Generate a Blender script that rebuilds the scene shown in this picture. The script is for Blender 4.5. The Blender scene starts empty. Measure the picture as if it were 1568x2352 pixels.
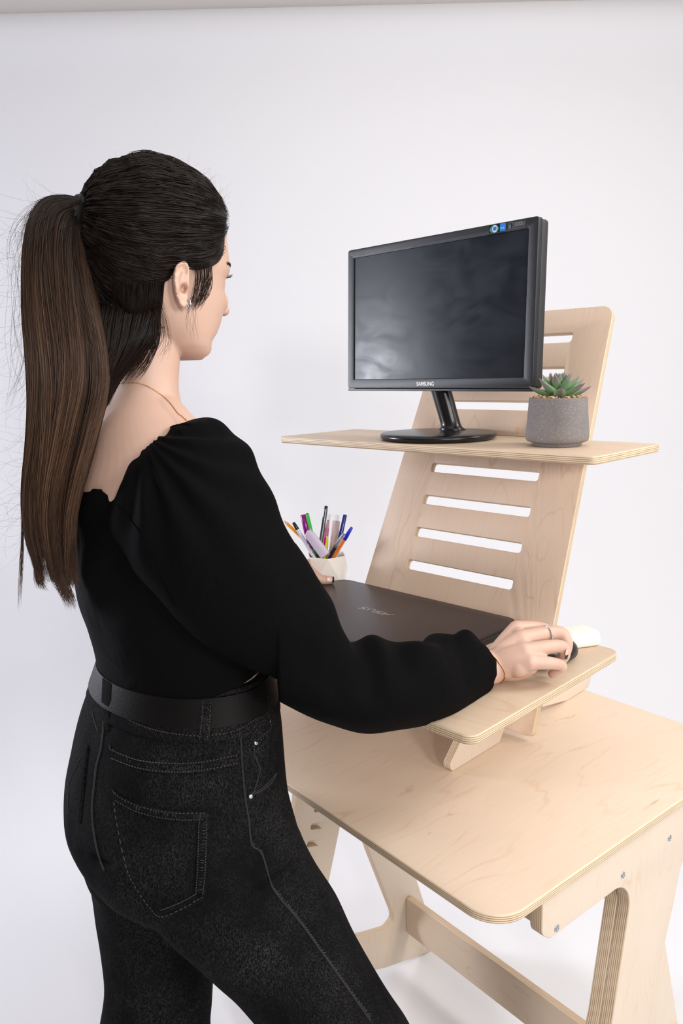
import bpy, bmesh, math, random
import numpy as np
from mathutils import Vector, Matrix, noise
from mathutils.bvhtree import BVHTree
random.seed(7)
sc = bpy.context.scene
COL = sc.collection
V = Vector
pi = math.pi

# ---------------------------------------------------------------- camera
CAM = V((1.17268, -1.008805, 1.374355))
_yaw, _pitch, _roll, FPX = -.7826, .1786, -.0231, 1796.0
FW = V((math.sin(_yaw)*math.cos(_pitch), math.cos(_yaw)*math.cos(_pitch), -math.sin(_pitch)))
_r = V((math.cos(_yaw), -math.sin(_yaw), 0)); _u = _r.cross(FW)
RT = _r*math.cos(_roll)+_u*math.sin(_roll); UP = -_r*math.sin(_roll)+_u*math.cos(_roll)
cd = bpy.data.cameras.new('camera'); cam = bpy.data.objects.new('camera', cd); COL.objects.link(cam)
M = Matrix.Identity(4)
for i in range(3):
    M[i][0] = RT[i]; M[i][1] = UP[i]; M[i][2] = -FW[i]; M[i][3] = CAM[i]
cam.matrix_world = M
cd.sensor_fit = 'VERTICAL'; cd.sensor_height = 36; cd.lens = 36*FPX/2352
cd.clip_start = .05; cd.clip_end = 50
cd.dof.use_dof = False
sc.camera = cam
sc.view_settings.view_transform = 'Standard'
sc.view_settings.look = 'None'
sc.view_settings.gamma = 1
sc.view_settings.use_curve_mapping = False

def ray(x, y): return FW + RT*((x-784)/FPX) - UP*((y-1176)/FPX)
def D(x, y, d): return CAM + ray(x, y)*d           # the point seen at photo pixel (x, y), d metres deep
def onz(x, y, z):
    r = ray(x, y); return CAM + r*((z-CAM.z)/r.z)
def onpl(x, y, n, p):
    n = V(n); r = ray(x, y); return CAM + r*(n.dot(V(p)-CAM)/n.dot(r))
def pix(P):
    q = V(P)-CAM; d = q.dot(FW); return 784+FPX*q.dot(RT)/d, 1176-FPX*q.dot(UP)/d, d

# ---------------------------------------------------------------- helpers
def empty(name, loc=(0, 0, 0), label=None, cat=None, group=None, rot=None):
    o = bpy.data.objects.new(name, None); COL.objects.link(o); o.location = loc
    o.empty_display_size = .02
    if rot: o.rotation_euler = rot
    tag(o, label, cat, group); return o
def tag(o, label=None, cat=None, group=None, kind=None):
    if label: o['label'] = label
    if cat: o['category'] = cat
    if group: o['group'] = group
    if kind: o['kind'] = kind
    return o
def link(name, me, mat=None, parent=None, smooth=True, mw=None):
    o = bpy.data.objects.new(name, me); COL.objects.link(o)
    if mat is not None:
        if isinstance(mat, (list, tuple)):
            for m in mat: me.materials.append(m)
        else: me.materials.append(mat)
    if smooth is True:
        for p in me.polygons: p.use_smooth = True
    if mw is not None: o.matrix_world = mw
    if parent is not None:
        bpy.context.view_layer.update()
        o.parent = parent; o.matrix_parent_inverse = parent.matrix_world.inverted()
    return o
def mesh(vs, fs, name='m'):
    me = bpy.data.meshes.new(name); me.from_pydata([tuple(v) for v in vs], [], fs); me.update(); return me
def autosmooth(o, ang=35):
    me = o.data
    bm = bmesh.new(); bm.from_mesh(me)
    for f in bm.faces: f.smooth = True
    for e in bm.edges:
        e.smooth = not (len(e.link_faces) == 2 and e.calc_face_angle(0) > math.radians(ang))
    bm.to_mesh(me); bm.free(); return o
def bevel(o, w=.002, seg=3, ang=30):
    m = o.modifiers.new('b', 'BEVEL'); m.width = w; m.segments = seg; m.limit_method = 'ANGLE'; m.angle_limit = math.radians(ang)
    m.harden_normals = False
    return o
def bake(o):
    bpy.context.view_layer.update()
    dg = bpy.context.evaluated_depsgraph_get()
    me = bpy.data.meshes.new_from_object(o.evaluated_get(dg)); old = o.data
    o.modifiers.clear(); o.data = me; return o

def rounded(pts):
    """pts: (x, y, r) corners -> polyline with arcs"""
    out = []; n = len(pts)
    for i in range(n):
        a = V(pts[i-1][:2]); b = V(pts[i][:2]); c = V(pts[(i+1) % n][:2]); r = pts[i][2] if len(pts[i]) > 2 else 0
        if r <= 1e-6: out.append(b); continue
        u = (a-b).normalized(); v = (c-b).normalized(); ang = math.acos(max(-1, min(1, u.dot(v))))
        t = min(r/math.tan(ang/2), (a-b).length*.49, (c-b).length*.49); r2 = t*math.tan(ang/2)
        cen = b+(u+v).normalized()*(r2/math.sin(ang/2))
        p0 = b+u*t-cen; p1 = b+v*t-cen
        a0 = math.atan2(p0.y, p0.x); a1 = math.atan2(p1.y, p1.x); da = (a1-a0+pi) % (2*pi)-pi
        k = 12
        for j in range(k+1):
            w = a0+da*j/k; out.append(cen+V((math.cos(w), math.sin(w)))*r2)
    return out
def plate(name, outline, holes, thick, mat, parent, mw, bev=.0015):
    """ply sheet: outline in local xy, thickness along local z (0..-thick), top face at z=0"""
    cu = bpy.data.curves.new('c', 'CURVE'); cu.dimensions = '2D'; cu.fill_mode = 'BOTH'
    cu.extrude = thick/2-bev; cu.bevel_depth = bev; cu.bevel_resolution = 2; cu.offset = -bev
    for poly in [outline]+holes:
        s = cu.splines.new('POLY'); s.points.add(len(poly)-1); s.use_cyclic_u = True
        for p, q in zip(s.points, poly): p.co = (q[0], q[1], 0, 1)
    t = bpy.data.objects.new('t', cu); COL.objects.link(t)
    bpy.context.view_layer.update()
    me = bpy.data.meshes.new_from_object(t.evaluated_get(bpy.context.evaluated_depsgraph_get()))
    bpy.data.objects.remove(t)
    me.materials.clear()
    for v in me.vertices: v.co.z -= thick/2
    bm = bmesh.new(); bm.from_mesh(me); bmesh.ops.remove_doubles(bm, verts=bm.verts, dist=1e-5)
    bmesh.ops.recalc_face_normals(bm, faces=bm.faces)
    bmesh.ops.triangulate(bm, faces=[f for f in bm.faces if len(f.verts) > 4]); bm.to_mesh(me); bm.free()
    o = link(name, me, mat, parent, mw=mw)
    return autosmooth(o, 50)
def frame(o, x, y):
    """matrix with origin o, local x along x, local y along y (z = x cross y)"""
    x = V(x).normalized(); z = x.cross(V(y)).normalized(); y = z.cross(x); m = Matrix.Identity(4)
    for i in range(3): m[i][0] = x[i]; m[i][1] = y[i]; m[i][2] = z[i]; m[i][3] = V(o)[i]
    return m
def lathe(prof, n=48, cap=True):
    """prof: (r, z) list"""
    vs = []; fs = []
    for r, z in prof:
        for k in range(n): a = 2*pi*k/n; vs.append((r*math.cos(a), r*math.sin(a), z))
    for i in range(len(prof)-1):
        for k in range(n):
            k2 = (k+1) % n; fs.append((i*n+k, i*n+k2, (i+1)*n+k2, (i+1)*n+k))
    if cap:
        fs.append(tuple(range(n-1, -1, -1))); b = (len(prof)-1)*n; fs.append(tuple(b+k for k in range(n)))
    return mesh(vs, fs)
def tube_data(path, rad, n=8, closed=False, flat=1.0):
    """verts, faces of a tube along path; rad number or list"""
    P = [V(p) for p in path]; m = len(P); R = rad if hasattr(rad, '__len__') else [rad]*m
    vs = []; fs = []; prev = None
    for i in range(m):
        t = (P[(i+1) % m]-P[i-1]) if closed else (P[min(i+1, m-1)]-P[max(i-1, 0)])
        t.normalize()
        if prev is None:
            a = V((0, 0, 1)) if abs(t.z) < .9 else V((1, 0, 0))
            nx = t.cross(a).normalized()
        else:
            nx = prev-t*prev.dot(t)
            nx = nx.normalized() if nx.length > 1e-9 else prev
        prev = nx; ny = t.cross(nx)
        for k in range(n):
            w = 2*pi*k/n; vs.append(P[i]+nx*(R[i]*math.cos(w))+ny*(R[i]*flat*math.sin(w)))
    for i in range(m if closed else m-1):
        j = (i+1) % m
        for k in range(n):
            k2 = (k+1) % n; fs.append((i*n+k, i*n+k2, j*n+k2, j*n+k))
    if not closed:
        fs.append(tuple(range(n-1, -1, -1))); fs.append(tuple((m-1)*n+k for k in range(n)))
    return vs, fs
class MB:
    def __init__(s): s.v = []; s.f = []
    def add(s, d):
        b = len(s.v); s.v += [tuple(x) for x in d[0]]; s.f += [tuple(b+i for i in f) for f in d[1]]; return s
    def tube(s, path, rad, n=8, **k): return s.add(tube_data(path, rad, n, **k))
    def box(s, c, h, ax=None):
        ax = ax or (V((1, 0, 0)), V((0, 1, 0)), V((0, 0, 1))); c = V(c); b = len(s.v)
        for i in (-1, 1):
            for j in (-1, 1):
                for k in (-1, 1): s.v.append(tuple(c+ax[0]*(i*h[0])+ax[1]*(j*h[1])+ax[2]*(k*h[2])))
        for f in ((0, 1, 3, 2), (4, 6, 7, 5), (0, 4, 5, 1), (2, 3, 7, 6), (0, 2, 6, 4), (1, 5, 7, 3)): s.f.append(tuple(b+i for i in f))
        return s
    def link(s, name, mat, parent=None, **k): return link(name, mesh(s.v, s.f), mat, parent, **k)
def crom(pts, n):
    """Catmull-Rom through list of tuples/Vectors/scalars rows, n samples"""
    A = np.array([list(p) for p in pts], float); m = len(A); out = []
    for i in range(n):
        t = i/(n-1)*(m-1); k = min(int(t), m-2); f = t-k
        p0 = A[max(k-1, 0)]; p1 = A[k]; p2 = A[k+1]; p3 = A[min(k+2, m-1)]
        out.append(.5*((2*p1)+(-p0+p2)*f+(2*p0-5*p1+4*p2-p3)*f*f+(-p0+3*p1-3*p2+p3)*f**3))
    return out

# ---------------------------------------------------------------- materials
def srgb(r, g, b):
    f = lambda c: (c/12.92 if c <= .04045 else ((c+.055)/1.055)**2.4)
    return (f(r/255), f(g/255), f(b/255), 1)
class NT:
    def __init__(s, name):
        s.m = bpy.data.materials.new(name); s.m.use_nodes = True; s.t = s.m.node_tree; s.N = s.t.nodes; s.L = s.t.links
        s.b = s.N['Principled BSDF']; s.out = s.N['Material Output']
    def n(s, typ, **k):
        x = s.N.new(typ)
        for a, v in k.items(): setattr(x, a, v)
        return x
    def l(s, a, b): s.L.new(a, b)
    def set(s, **k):
        for a, v in k.items(): s.b.inputs[a.replace('_', ' ')].default_value = v
        return s
def simple(name, col, rough=.5, metal=0, bump=0, bscale=300, var=0, vscale=8, **k):
    t = NT(name); t.set(Base_Color=col, Roughness=rough, Metallic=metal)
    for a, v in k.items(): t.b.inputs[a.replace('_', ' ')].default_value = v
    tc = t.n('ShaderNodeTexCoord')
    if var:
        nz = t.n('ShaderNodeTexNoise'); nz.inputs['Scale'].default_value = vscale; nz.inputs['Detail'].default_value = 6
        t.l(tc.outputs['Object'], nz.inputs['Vector'])
        mx = t.n('ShaderNodeMix', data_type='RGBA'); mx.inputs[6].default_value = col
        mx.inputs[7].default_value = tuple(min(1, c*(1-var)) for c in col[:3])+(1,)
        t.l(nz.outputs['Fac'], mx.inputs[0]); t.l(mx.outputs[2], t.b.inputs['Base Color'])
    if bump:
        nz = t.n('ShaderNodeTexNoise'); nz.inputs['Scale'].default_value = bscale; nz.inputs['Detail'].default_value = 4
        t.l(tc.outputs['Object'], nz.inputs['Vector'])
        bp = t.n('ShaderNodeBump'); bp.inputs['Strength'].default_value = bump; bp.inputs['Distance'].default_value = .001
        t.l(nz.outputs['Fac'], bp.inputs['Height']); t.l(bp.outputs['Normal'], t.b.inputs['Normal'])
    return t.m
def ply(name, c0, c1, c2, thick=.012, axis=0, seed=0.0, knots=True):
    """birch plywood: veneer on the faces (local +-z), layers on the edges. axis = grain direction in the sheet"""
    t = NT(name); tc = t.n('ShaderNodeTexCoord')
    mp = t.n('ShaderNodeMapping'); t.l(tc.outputs['Object'], mp.inputs['Vector'])
    mp.inputs['Location'].default_value = (seed, seed*.7, 0)
    mp.inputs['Scale'].default_value = (1, 4.5, 1) if axis == 0 else (4.5, 1, 1)
    # broad flame figure: contour lines of a stretched noise field
    n1 = t.n('ShaderNodeTexNoise'); n1.inputs['Scale'].default_value = 1.7; n1.inputs['Detail'].default_value = 3; n1.inputs['Roughness'].default_value = .45
    n1.inputs['Distortion'].default_value = .35
    t.l(mp.outputs[0], n1.inputs['Vector'])
    mul = t.n('ShaderNodeMath', operation='MULTIPLY'); mul.inputs[1].default_value = 14; t.l(n1.outputs['Fac'], mul.inputs[0])
    fr = t.n('ShaderNodeMath', operation='PINGPONG'); fr.inputs[1].default_value = .5; t.l(mul.outputs[0], fr.inputs[0])
    lr = t.n('ShaderNodeMapRange'); lr.inputs[1].default_value = .0; lr.inputs[2].default_value = .09; lr.inputs[3].default_value = .55; lr.inputs[4].default_value = 0
    t.l(fr.outputs[0], lr.inputs[0])
    # break up the lines
    n2 = t.n('ShaderNodeTexNoise'); n2.inputs['Scale'].default_value = 9; n2.inputs['Detail'].default_value = 5; t.l(tc.outputs['Object'], n2.inputs['Vector'])
    br = t.n('ShaderNodeMapRange'); br.inputs[1].default_value = .42; br.inputs[2].default_value = .68; t.l(n2.outputs['Fac'], br.inputs[0])
    lm = t.n('ShaderNodeMath', operation='MULTIPLY'); t.l(lr.outputs[0], lm.inputs[0]); t.l(br.outputs[0], lm.inputs[1])
    # fine fibres
    mp2 = t.n('ShaderNodeMapping'); t.l(tc.outputs['Object'], mp2.inputs['Vector'])
    mp2.inputs['Scale'].default_value = (10, 160, 10) if axis == 0 else (160, 10, 10)
    n3 = t.n('ShaderNodeTexNoise'); n3.inputs['Scale'].default_value = 1.5; n3.inputs['Detail'].default_value = 6; n3.inputs['Roughness'].default_value = .7; t.l(mp2.outputs[0], n3.inputs['Vector'])
    a = t.n('ShaderNodeMix', data_type='RGBA'); a.inputs[6].default_value = c0; a.inputs[7].default_value = c1
    sm = t.n('ShaderNodeMath', operation='ADD'); t.l(n1.outputs['Fac'], sm.inputs[0]); 
    s3 = t.n('ShaderNodeMath', operation='MULTIPLY_ADD'); s3.inputs[1].default_value = 1.0; s3.inputs[2].default_value = -.5; t.l(n3.outputs['Fac'], s3.inputs[0])
    t.l(s3.outputs[0], sm.inputs[1]); cl = t.n('ShaderNodeClamp'); t.l(sm.outputs[0], cl.inputs[0]); t.l(cl.outputs[0], a.inputs[0])
    b = t.n('ShaderNodeMix', data_type='RGBA'); t.l(lm.outputs[0], b.inputs[0]); t.l(a.outputs[2], b.inputs[6]); b.inputs[7].default_value = c2
    face = b.outputs[2]
    if knots:
        # short dark flecks / mineral streaks
        mp4 = t.n('ShaderNodeMapping'); t.l(tc.outputs['Object'], mp4.inputs['Vector']); mp4.inputs['Scale'].default_value = (9, 34, 9) if axis == 0 else (34, 9, 9)
        vo = t.n('ShaderNodeTexNoise'); vo.inputs['Scale'].default_value = 1; vo.inputs['Detail'].default_value = 3; vo.inputs['Distortion'].default_value = 1.2; t.l(mp4.outputs[0], vo.inputs['Vector'])
        kr = t.n('ShaderNodeMapRange'); kr.inputs[1].default_value = .70; kr.inputs[2].default_value = .80; kr.inputs[4].default_value = .55; t.l(vo.outputs['Fac'], kr.inputs[0])
        kb = t.n('ShaderNodeMix', data_type='RGBA'); t.l(kr.outputs[0], kb.inputs[0]); t.l(face, kb.inputs[6]); kb.inputs[7].default_value = srgb(168, 112, 66)
        face = kb.outputs[2]
    # edge layers
    sx = t.n('ShaderNodeSeparateXYZ'); t.l(tc.outputs['Object'], sx.inputs[0])
    lz = t.n('ShaderNodeMath', operation='MULTIPLY'); lz.inputs[1].default_value = 4.5/thick; t.l(sx.outputs[2], lz.inputs[0])
    pp = t.n('ShaderNodeMath', operation='PINGPONG'); pp.inputs[1].default_value = .5; t.l(lz.outputs[0], pp.inputs[0])
    mp3 = t.n('ShaderNodeMapping'); t.l(tc.outputs['Object'], mp3.inputs['Vector']); mp3.inputs['Scale'].default_value = (22, 22, 900)
    n4 = t.n('ShaderNodeTexNoise'); n4.inputs['Scale'].default_value = 1; n4.inputs['Detail'].default_value = 5; t.l(mp3.outputs[0], n4.inputs['Vector'])
    ad = t.n('ShaderNodeMath', operation='MULTIPLY_ADD'); ad.inputs[1].default_value = .5; t.l(n4.outputs['Fac'], ad.inputs[0]); t.l(pp.outputs[0], ad.inputs[2])
    er = t.n('ShaderNodeValToRGB'); t.l(ad.outputs[0], er.inputs[0]); e = er.color_ramp.elements
    e[0].position = .24; e[0].color = srgb(150, 116, 84); e[1].position = .62; e[1].color = srgb(226, 204, 174)
    g = t.n('ShaderNodeSeparateXYZ'); t.l(tc.outputs['Normal'], g.inputs[0]); ab = t.n('ShaderNodeMath', operation='ABSOLUTE'); t.l(g.outputs[2], ab.inputs[0])
    gr = t.n('ShaderNodeMapRange'); gr.inputs[1].default_value = .45; gr.inputs[2].default_value = .8; t.l(ab.outputs[0], gr.inputs[0])
    fin = t.n('ShaderNodeMix', data_type='RGBA'); t.l(gr.outputs[0], fin.inputs[0]); t.l(er.outputs[0], fin.inputs[6]); t.l(face, fin.inputs[7])
    t.l(fin.outputs[2], t.b.inputs['Base Color'])
    t.set(Roughness=.48)
    bp = t.n('ShaderNodeBump'); bp.inputs['Strength'].default_value = .12; bp.inputs['Distance'].default_value = .0006; t.l(n3.outputs['Fac'], bp.inputs['Height']); t.l(bp.outputs[0], t.b.inputs['Normal'])
    return t.m
# ---------------------------------------------------------------- studio: white paper sweep, lamps
m_paper = simple('white paper', srgb(230, 230, 233), .75)
m_ceil = simple('ceiling paint', srgb(214, 208, 202), .8)
fh = V((FW.x, FW.y, 0)).normalized(); rh = V((fh.y, -fh.x, 0))
WD = 3.3
def sweep():
    prof = [(-3.2, 0), (WD-1.1, 0)]
    for k in range(1, 17):
        a = k/16*pi/2; prof.append((WD-1.1+1.1*math.sin(a), 1.1-1.1*math.cos(a)))
    prof += [(WD, 1.6), (WD, 2.2), (WD, 2.48), (WD, 2.55), (WD-.006, 2.59), (WD-.022, 2.63), (WD-.034, 2.67), (WD-.03, 2.72), (WD, 2.76)]
    vs = []; fs = []; n = len(prof); W = [-3.6, -1.2, 1.2, 3.6]
    for d, z in prof:
        for w in W:
            p = V((CAM.x, CAM.y, 0))+fh*d+rh*w; p.z = z; vs.append(p)
    for i in range(n-1):
        for k in range(3): fs.append((i*4+k, i*4+k+1, (i+1)*4+k+1, (i+1)*4+k))
    return vs, fs, 4
vs, fs, k = sweep()
nf = 3
o = link('floor', mesh(vs[:8], [f for f in fs[:3]]), m_paper); tag(o, kind='structure')
o = link('wall_back', mesh(vs[4:], [tuple(i-4 for i in f) for f in fs[3:]]), m_paper); tag(o, kind='structure')
# painted soffit the paper meets at the top
b = MB(); c0 = V((CAM.x, CAM.y, 0))+fh*(WD-2.2); c0.z = 2.80
b.box(c0, (3.6, 4.2, .05), (rh, fh, V((0, 0, 1))))
o = b.link('ceiling', m_ceil, smooth=False); tag(o, kind='structure')
def area(name, loc, target, size, power, col=(1, 1, 1), sy=None, spread=pi):
    l = bpy.data.lights.new(name, 'AREA'); l.shape = 'RECTANGLE' if sy else 'SQUARE'; l.size = size
    if sy: l.size_y = sy
    l.energy = power; l.color = col; l.spread = spread
    o = bpy.data.objects.new(name, l); COL.objects.link(o); o.location = loc
    o.rotation_euler = (V(target)-V(loc)).to_track_quat('-Z', 'Y').to_euler(); return o
tgt = (.35, 0, 1.0)
area('key_softbox', (3.35, -.80, 1.95), tgt, .5, 36, (1, .97, .94))
area('front_softbox', (3.0, -1.85, 1.80), tgt, .35, 30, (1, .98, .96))
area('high_softbox', (1.9, .95, 2.5), (.4, 0, .95), .7, 24, (1, .97, .94))
area('right_softbox', (2.7, .9, 1.7), tgt, .9, 10, (1, .97, .94), 1.2)
area('left_softbox', (-2.1, -1.35, 1.35), (.3, 0, 1.1), .5, 15, (.90, .92, 1), None, 1.8)
area('top_bank', (.3, .1, 2.65), (.2, .3, 0), 2.2, 10, (.97, .97, 1), 2.4)
bgc = V((CAM.x, CAM.y, 0))+fh*(WD-1.3)
area('backdrop_fill_left', tuple(bgc-rh*2.3+V((0, 0, 1.3))), tuple(bgc+fh*1.3-rh*.3+V((0, 0, 1.3))), .5, 11, (.76, .80, 1), 2.0)  # unseen fill lamp, added to lift and cool the left of the backdrop
area('backdrop_fill_right', tuple(bgc+rh*2.4+V((0, 0, 1.3))), tuple(bgc+fh*1.3+rh*.4+V((0, 0, 1.3))), .5, 1.2, (1, .98, .96), 2.0)  # weak unseen fill added to brighten the right of the backdrop
w = bpy.data.worlds.new('world'); sc.world = w; w.use_nodes = True
w.node_tree.nodes['Background'].inputs[0].default_value = (.93, .94, 1, 1); w.node_tree.nodes['Background'].inputs[1].default_value = .19
sc.view_settings.exposure = 0.04
# ---------------------------------------------------------------- desk
birch = ply('birch ply desktop', srgb(228, 209, 189), srgb(219, 195, 171), srgb(206, 168, 130), axis=1, seed=1.3)
birch_side = ply('birch ply sides', srgb(214, 199, 182), srgb(207, 190, 170), srgb(210, 172, 130), axis=1, seed=4.1, knots=False)
birch_leg = ply('birch ply rails', srgb(222, 202, 180), srgb(212, 190, 165), srgb(196, 156, 116), axis=0, seed=6.1, knots=False)
birch_bd = ply('birch ply back board', srgb(230, 206, 184), srgb(220, 192, 168), srgb(190, 152, 122), axis=1, seed=9.4)
birch_sh = ply('birch ply shelf', srgb(210, 189, 165), srgb(198, 174, 149), srgb(186, 146, 106), axis=0, seed=3.3)
steel = simple('zinc screw', srgb(190, 196, 204), .28, 1, var=.3, vscale=300)
dark = simple('screw recess', (.02, .02, .02, 1), .6)

K = V((.757, -.3664, .7813)); th = -.1128
dx = V((math.cos(th), math.sin(th), 0)); dy = V((-math.sin(th), math.cos(th), 0)); Z = V((0, 0, 1))
desk = empty('desk', (K.x-.37, K.y+.3, 0), 'birch plywood desk with rounded corners and slanting legs, woman and riser at it', 'desk')
T = .012
plate('tabletop', rounded([(-.745, 0, .045), (0, 0, .045), (0, .612, .045), (-.745, .612, .045)]), [], T, birch, desk, frame(K, dx, dy), .002)
def dside(x0, outline, holes, name, thick=.018, mat=birch_side, parent=desk):
    # sheet standing in the desk's depth direction; visible face +x at x0. local x = dy, local y = Z, local z = dx
    return plate(name, rounded(outline), [rounded(h) for h in holes], thick, mat, parent, frame(V((K.x, K.y, 0))+dx*x0, dy, Z))
# front-leaning frames with the rail below the top
ztop = .7813-T
legA = [(.092, ztop, .004), (.092, .716, .016), (.1085, .7035, .012), (.291, .7035, .040), (.252, .499, 0), (.10, 0, .02), (.215, 0, .02),
        (.356, .473, 0), (.402, .605, .05), (.420, .668, .03), (.56, .70, .02), (.56, ztop, .004)]
for x0, nm in ((-.010, 'outer_leg_panel'), (-.708, 'outer_leg_panel')): dside(x0, legA, [], nm)
# back-leaning frames with a foot bar along the floor
legB = [(.30, .735, .01), (.30, .66, .02), (.407, .34, 0), (.474, .160, .0), (.476, .142, .022), (.455, .130, .022), (.392, .146, 0), (.15, .232, .02), (.118, .20, .02), (.118, .15, .02), (.45, .034, 0), (.585, 0, .02), (.618, 0, .03), (.545, .22, 0), (.38, .735, .01)]
for x0 in (-.0475, -.690): dside(x0, legB, [], 'inner_leg_panel', .0175)
# second layer glued inside the right front leg
dside(-.0284, [(.235, .7035, .003), (.291, .7035, .040), (.252, .499, 0), (.10, 0, .02), (.180, 0, .02), (.345, .52, .03), (.375, .69, .02), (.30, .715, .01), (.236, .712, .003)], [], 'outer_leg_panel', .0185)
# rails
def drail(y0, z0, z1, x0, x1, name, thick=.014, mat=birch_leg, rr=.006):
    # local x = dx, local y = Z, face normal = dx x Z = -dy side
    return plate(name, rounded([(x0, z0, rr), (x1, z0, rr), (x1, z1, rr), (x0, z1, rr)]), [], thick, mat, desk, frame(V((K.x, K.y, 0))+dy*y0, dx, Z))
drail(.512, .093, .183, -.6895, -.0655, 'crossbar', .016)
drail(.112, .706, ztop-.0005, -.690, -.0285, 'apron')
drail(.5, .706, ztop-.0005, -.690, -.0285, 'apron')
# toothed height rails beside the left leg
comb = [(.236, .640, .004), (.196, .40, .006), (.226, .395, .004)]
zz = .405
for k in range(7):
    y0 = .232+(zz-.40)*.30
    comb += [(y0, zz, .004), (y0+.036, zz-.010, .0105), (y0+.042, zz+.012, .0105), (y0+.006, zz+.022, .004)]; zz += .0345
comb += [(.300, .640, .004)]
for x0 in (-.6895,): dside(x0, comb, [], 'height_rail', .018, birch_side)
def screw(P, n):
    s = MB(); n = V(n); a = n.cross(Z).normalized(); q = n.cross(a)
    me = lathe([(.0, -.001), (.0042, -.001), (.0046, 0), (.0042, .0009), (.0022, .0013), (.0020, .0002), (0.0, .0002)], 24, False)
    o = link('screw', me, steel, desk, mw=frame(P, a, q)); return o
for px, py in ((1278, 2132), (1430, 2010), (1537, 1925)):
    p = onpl(px, py, dx, K-dx*.010); screw(p, dx)

# ---------------------------------------------------------------- riser with back board and two shelves
stand = empty('desk_riser', (.34, .1, .7813), 'plywood standing desk riser with slotted leaning back board and two shelves', 'desk riser')
KB = .4351; bdir = V((0, KB, 1)).normalized(); cosb = bdir.z
XC = .3463
def bt(zw): return (zw-1.25)/cosb          # along-board coordinate of a world height
def hwid(zw): return .1947+.0494*(1.25-zw)
zb, zt = .7925, 1.476
out = rounded([(-hwid(zb), bt(zb), .010), (hwid(zb), bt(zb), .010), (hwid(zt), bt(zt), .022), (-hwid(zt), bt(zt), .022)])
holes = []
for i in range(-3, 6):
    z1 = 1.25+.95*(-.0593+(i-1)*-.0628); z0 = z1-.0166
    if i == 5: z0, z1 = .9265, .9392
    if i == 0: z0, z1 = 1.2378, 1.2506
    hw = .1173 if i not in (0, 5) else .1185
    holes.append(rounded([(-hw, bt(z0), .0055), (hw, bt(z0), .0055), (hw, bt(z1), .0055), (-hw, bt(z1), .0055)]))
plate('back_board', out, holes, .012, birch_bd, stand, frame((XC, .2214, 1.25), (1, 0, 0), bdir))
def shelf(z, y0, y1, yt):
    # tongue through the board slot
    o = rounded([(0, y0, .012), (.665, y0, .012), (.665, y1, .012), (XC+.1165, y1, .001), (XC+.1165, yt, .006), (XC-.1165, yt, .006), (XC-.1165, y1, .001), (0, y1, .012)])
    return plate('shelf', o, [], .0125, birch_sh, stand, frame((0, 0, z), (1, 0, 0), (0, 1, 0)), .002)
tag(shelf(1.25, 0, .2195, .245), 'upper shelf')
lz = .9389
def shelf_low(z):
    hw = .1165
    yb = .2214+KB*(z-1.25)-.001
    # cut a slot so the sheet passes either side of the board
    o = rounded([(0, -.2859, .016), (.665, -.2859, .016), (.665, .1087, .022), (XC+.215, .1087, .004), (XC+.215, yb-.006, .003), (XC+hw, yb-.006, .001), (XC+hw, yb+.03, .004), (XC-hw, yb+.03, .004), (XC-hw, yb-.006, .001), (XC-.215, yb-.006, .003), (XC-.215, .1087, .004), (0, .1087, .022)])
    return plate('shelf', o, [], .0125, birch_sh, stand, frame((0, 0, z), (1, 0, 0), (0, 1, 0)), .002)
tag(shelf_low(lz), 'lower shelf')
zd = .7816; zs = .9262
yb = lambda z: .2214+KB*(z-1.25)
sup = [(-.152, zd, .010), (-.006, zd, .006), (.006, .80, 0), (.0105, .835, .006), (yb(.835)-.001, .84, .002), (yb(zs)-.001, zs, .001), (-.005, zs, .004)]
sup2 = [(yb(.838)+.0145, .838, .002), (yb(.8)+.022, .7985, .004), (.13, .7965, 0), (.2085, zd, 0), (.288, zd, .006), (.2975, .79, .006), (.297, .822, .02), (.115, zs, .004), (yb(zs)+.0145, zs, .001)]
for x0 in (.5225, .2055):
    full = sup[:-2]
    poly = [(-.152, zd, .010), (-.006, zd, .006), (.006, .80, .004), (.0105, .836, .008), (.112, .838, .01), (.124, .7975, .004), (.2085, zd, 0), (.288, zd, .006), (.2975, .79, .006), (.297, .822, .02), (.116, zs, .004), (-.005, zs, .004)]
    plate('side_support', rounded(poly), [], .014, birch_side, stand, frame((x0, 0, 0), (0, 1, 0), (0, 0, 1)))
# ---------------------------------------------------------------- text / marks
def text(s, mw, size, mat, parent, name='lettering', bold=0.0, sx=1.0, depth=.0002, align='LEFT'):
    cu = bpy.data.curves.new('t', 'FONT'); cu.body = s; cu.size = size; cu.extrude = depth; cu.offset = bold; cu.align_x = align; cu.align_y = 'BOTTOM_BASELINE'
    t = bpy.data.objects.new('t', cu); COL.objects.link(t); bpy.context.view_layer.update()
    me = bpy.data.meshes.new_from_object(t.evaluated_get(bpy.context.evaluated_depsgraph_get())); bpy.data.objects.remove(t)
    me.materials.clear()
    for v in me.vertices: v.co.x *= sx
    return link(name, me, mat, parent, smooth=False, mw=mw)
def off(mw, x, y, z=0): return mw @ Matrix.Translation((x, y, z))
def poly2(pts, z=0, th=.0003): 
    n = len(pts); vs = [(p[0], p[1], z) for p in pts]+[(p[0], p[1], z+th) for p in pts]
    return vs, [tuple(range(n-1, -1, -1)), tuple(range(n, 2*n))]+[(i, (i+1) % n, n+(i+1) % n, n+i) for i in range(n)]
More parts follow.
